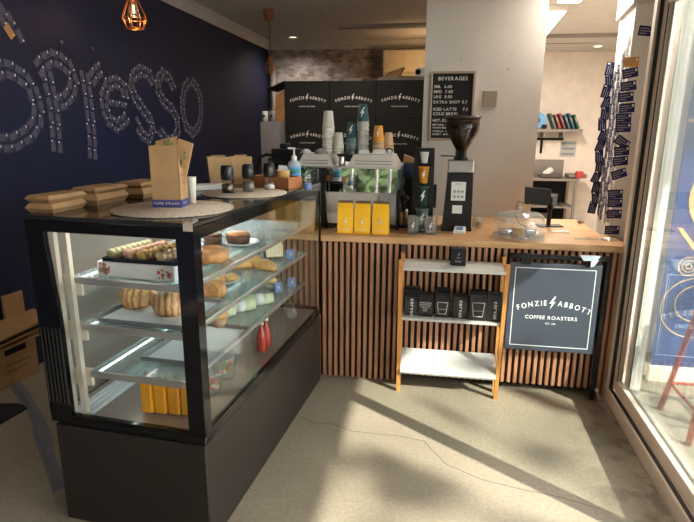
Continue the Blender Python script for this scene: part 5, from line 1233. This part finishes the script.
# ================================================================== LEFT FLOOR: crates, tape, mat
cr = thing('cardboard_box', 'flattened brown cardboard box with hand hole by the navy wall', 'box', (-1.87, -.42, 0), 0)
q = MB(); 
a0 = az(-15, 399, 0); a1 = az(40, 371, 0); d = (a1-a0); d.z = 0; ln = d.length; rzc = math.atan2(d.y, d.x)
cr.location = (a0.x, a0.y, 0); cr.rotation_euler.z = rzc
q.b2(0, ln, 0, .045, .001, .30, bev=.003); q.build('box_body', KRAFT, cr)
q = MB(); q.b2(ln*.42, ln*.80, -.002, -.0004, .20, .25); q.b2(ln*.40, ln*.85, -.0015, -.0004, .13, .134); q.b2(ln*.40, ln*.85, -.0015, -.0004, .09, .094); q.build('hand_hole', mat('hole_dark', (.02, .015, .01), .9), cr)
for i, (z_, lb) in enumerate([(.312, 'lower brown cardboard sheet on the floor box'), (.352, 'middle brown cardboard sheet on the floor box'), (.392, 'top brown cardboard sheet bending over the floor box')]):
    q = MB(); s_ = .02*(i-1)
    q.hexa([(-.05, -.16-s_, 0), (ln+.05, -.14, .004), (ln+.04, .03, .03), (-.06, .03, .03)], [(-.05, -.16-s_, .012), (ln+.05, -.14, .016), (ln+.04, .03, .042), (-.06, .03, .042)])
    tag(q.build('cardboard_sheet', KRAFT if i != 1 else KRAFTD, None, (a0.x, a0.y, z_-.01), (0, 0, rzc)), lb, 'cardboard')
q = MB(); q.b2(-.14, 0, 0, .02, 0, .14); tag(q.build('cardboard_flap', KRAFT, None, (a1.x-.03, a1.y-.02, .426), (0, 0, rzc)), 'small upright cardboard flap behind the cardboard sheets', 'cardboard')
tape = [(14, 383), (21, 391), (30, 405), (38, 420), (43, 436), (47, 452), (55, 474), (62, 490)]
q = MB(); pv = None
tp = [az(u, v, .0) for u, v in tape]
for k, p in enumerate(tp):
    d = (tp[min(k+1, len(tp)-1)]-tp[max(k-1, 0)]).normalized(); n = Vector((-d.y, d.x, 0))*(.033+.006*math.sin(k*2))
    cur = [q.bm.verts.new(p-n+Vector((0, 0, .0006))), q.bm.verts.new(p+Vector((0, 0, .008+.004*math.sin(k*1.7)))), q.bm.verts.new(p+n+Vector((0, 0, .0006)))]
    if pv: q.bm.faces.new([pv[0], cur[0], cur[1], pv[1]]); q.bm.faces.new([pv[1], cur[1], cur[2], pv[2]])
    pv = cur
tag(q.build('floor_tape', mat('duct_tape', (.17, .175, .20), .5, bump=.5, bscale=30), None), 'grey tape strip over a cable on the floor beside the case', 'tape')
q = MB(); pts_ = [az(u, v, .0) for u, v in [(-12, 405), (20, 405), (27, 409), (-5, 428), (-20, 430)]]
q.prism([(p.x, p.y) for p in pts_], .0006, .012); tag(q.build('floor_mat', mat('dark_navy_cloth', (.014, .012, .022), .8), None), 'dark folded cloth on the floor at the left edge', 'cloth')
# ================================================================== OUTSIDE THE DOOR
bn = thing('promo_banner', 'tall navy banner with tan rings standing outside the glass door', 'banner', (2.13, .34, -.02))
MB().b2(0, 1.2, 0, .012, .12, 2.5).build('banner_sheet', BAN, bn)
q = MB()
def ring(cx, cz, r, wdt, a0=0, a1=360):
    n = 48; pv = None
    for k in range(n+1):
        a = R(a0+(a1-a0)*k/n); c0 = (cx+(r-wdt)*math.cos(a), -.003, cz+(r-wdt)*math.sin(a)); c1 = (cx+r*math.cos(a), -.003, cz+r*math.sin(a))
        cur = [q.bm.verts.new(c0), q.bm.verts.new(c1)]
        if pv: q.bm.faces.new([pv[0], pv[1], cur[1], cur[0]])
        pv = cur
ring(.34, 1.22, .27, .035, 60, 300); ring(.34, 1.22, .20, .02, 60, 300); ring(.13, .79, .062, .008); ring(.13, .79, .04, .006); ring(.13, .79, .02, .008); ring(.2, .52, .20, .008, 0, 360); ring(.2, .55, .12, .008)
q.hexa([(.03, -.004, 1.03), (.06, -.004, 1.03), (.06, -.002, 1.03), (.03, -.002, 1.03)], [(.30, -.004, .70), (.33, -.004, .70), (.33, -.002, .70), (.30, -.002, .70)])
q.b2(.0, 1.2, -.004, -.002, 1.66, 1.675)
q.build('banner_artwork', TAN, bn)
MB().b2(-.02, 1.2, -.03, .06, .0, .118, bev=.006).build('banner_base', CREAM, bn)
stl = thing('metal_stool', 'red metal stool standing outside the glass door', 'stool', (2.25, -.27, -.02))
MB().b2(-.15, .15, -.15, .15, .63, .65, bev=.02, seg=2).build('seat', REDM, stl)
for sx_ in (-1, 1):
    for sy_ in (-1, 1):
        MB().tube([(sx_*.21, sy_*.19, 0), (sx_*.13, sy_*.12, .63)], .016, n=8).build('leg', REDM, stl)
MB().tube([(-.185, -.17, .20), (.185, -.17, .20), (.185, .17, .20), (-.185, .17, .20)], .010, n=6, closed=True).build('brace', REDM, stl)
# street trees that dapple the sun and mirror in the machine
def tree(label, base, h, r, n, seed):
    rnd = random.Random(seed); t = thing('street_tree', label, 'tree', base)
    MB().tube([(0, 0, 0), (.05, .03, h*.3), (0, .06, h*.6), (.1, 0, h*.9)], .1, n=8, rad=[.13, .11, .09, .04]).build('trunk', BARK, t)
    q = MB()
    for k in range(n):
        while True:
            v = Vector((rnd.uniform(-1, 1), rnd.uniform(-1, 1), rnd.uniform(-1, 1)))
            if .25 < v.length < 1: break
        c = Vector((v.x*r, v.y*r, h+v.z*r*.8)); e1 = Vector((rnd.gauss(0, 1), rnd.gauss(0, 1), rnd.gauss(0, .6))).normalized(); e2 = e1.orthogonal().normalized(); s_ = rnd.uniform(.12, .26)
        q.bm.faces.new([q.bm.verts.new(c+e1*s_), q.bm.verts.new(c+e2*s_*.5), q.bm.verts.new(c-e1*s_), q.bm.verts.new(c-e2*s_*.5)])
    q.build('foliage', LEAF, t)
tree('leafy street tree beyond the shop awning', (10.5, -7.2, -.02), 7.0, 3.0, 170, 3)
tree('leafy street tree opposite the open shopfront', (-1.2, -9.5, -.02), 2.2, 1.9, 2600, 4)
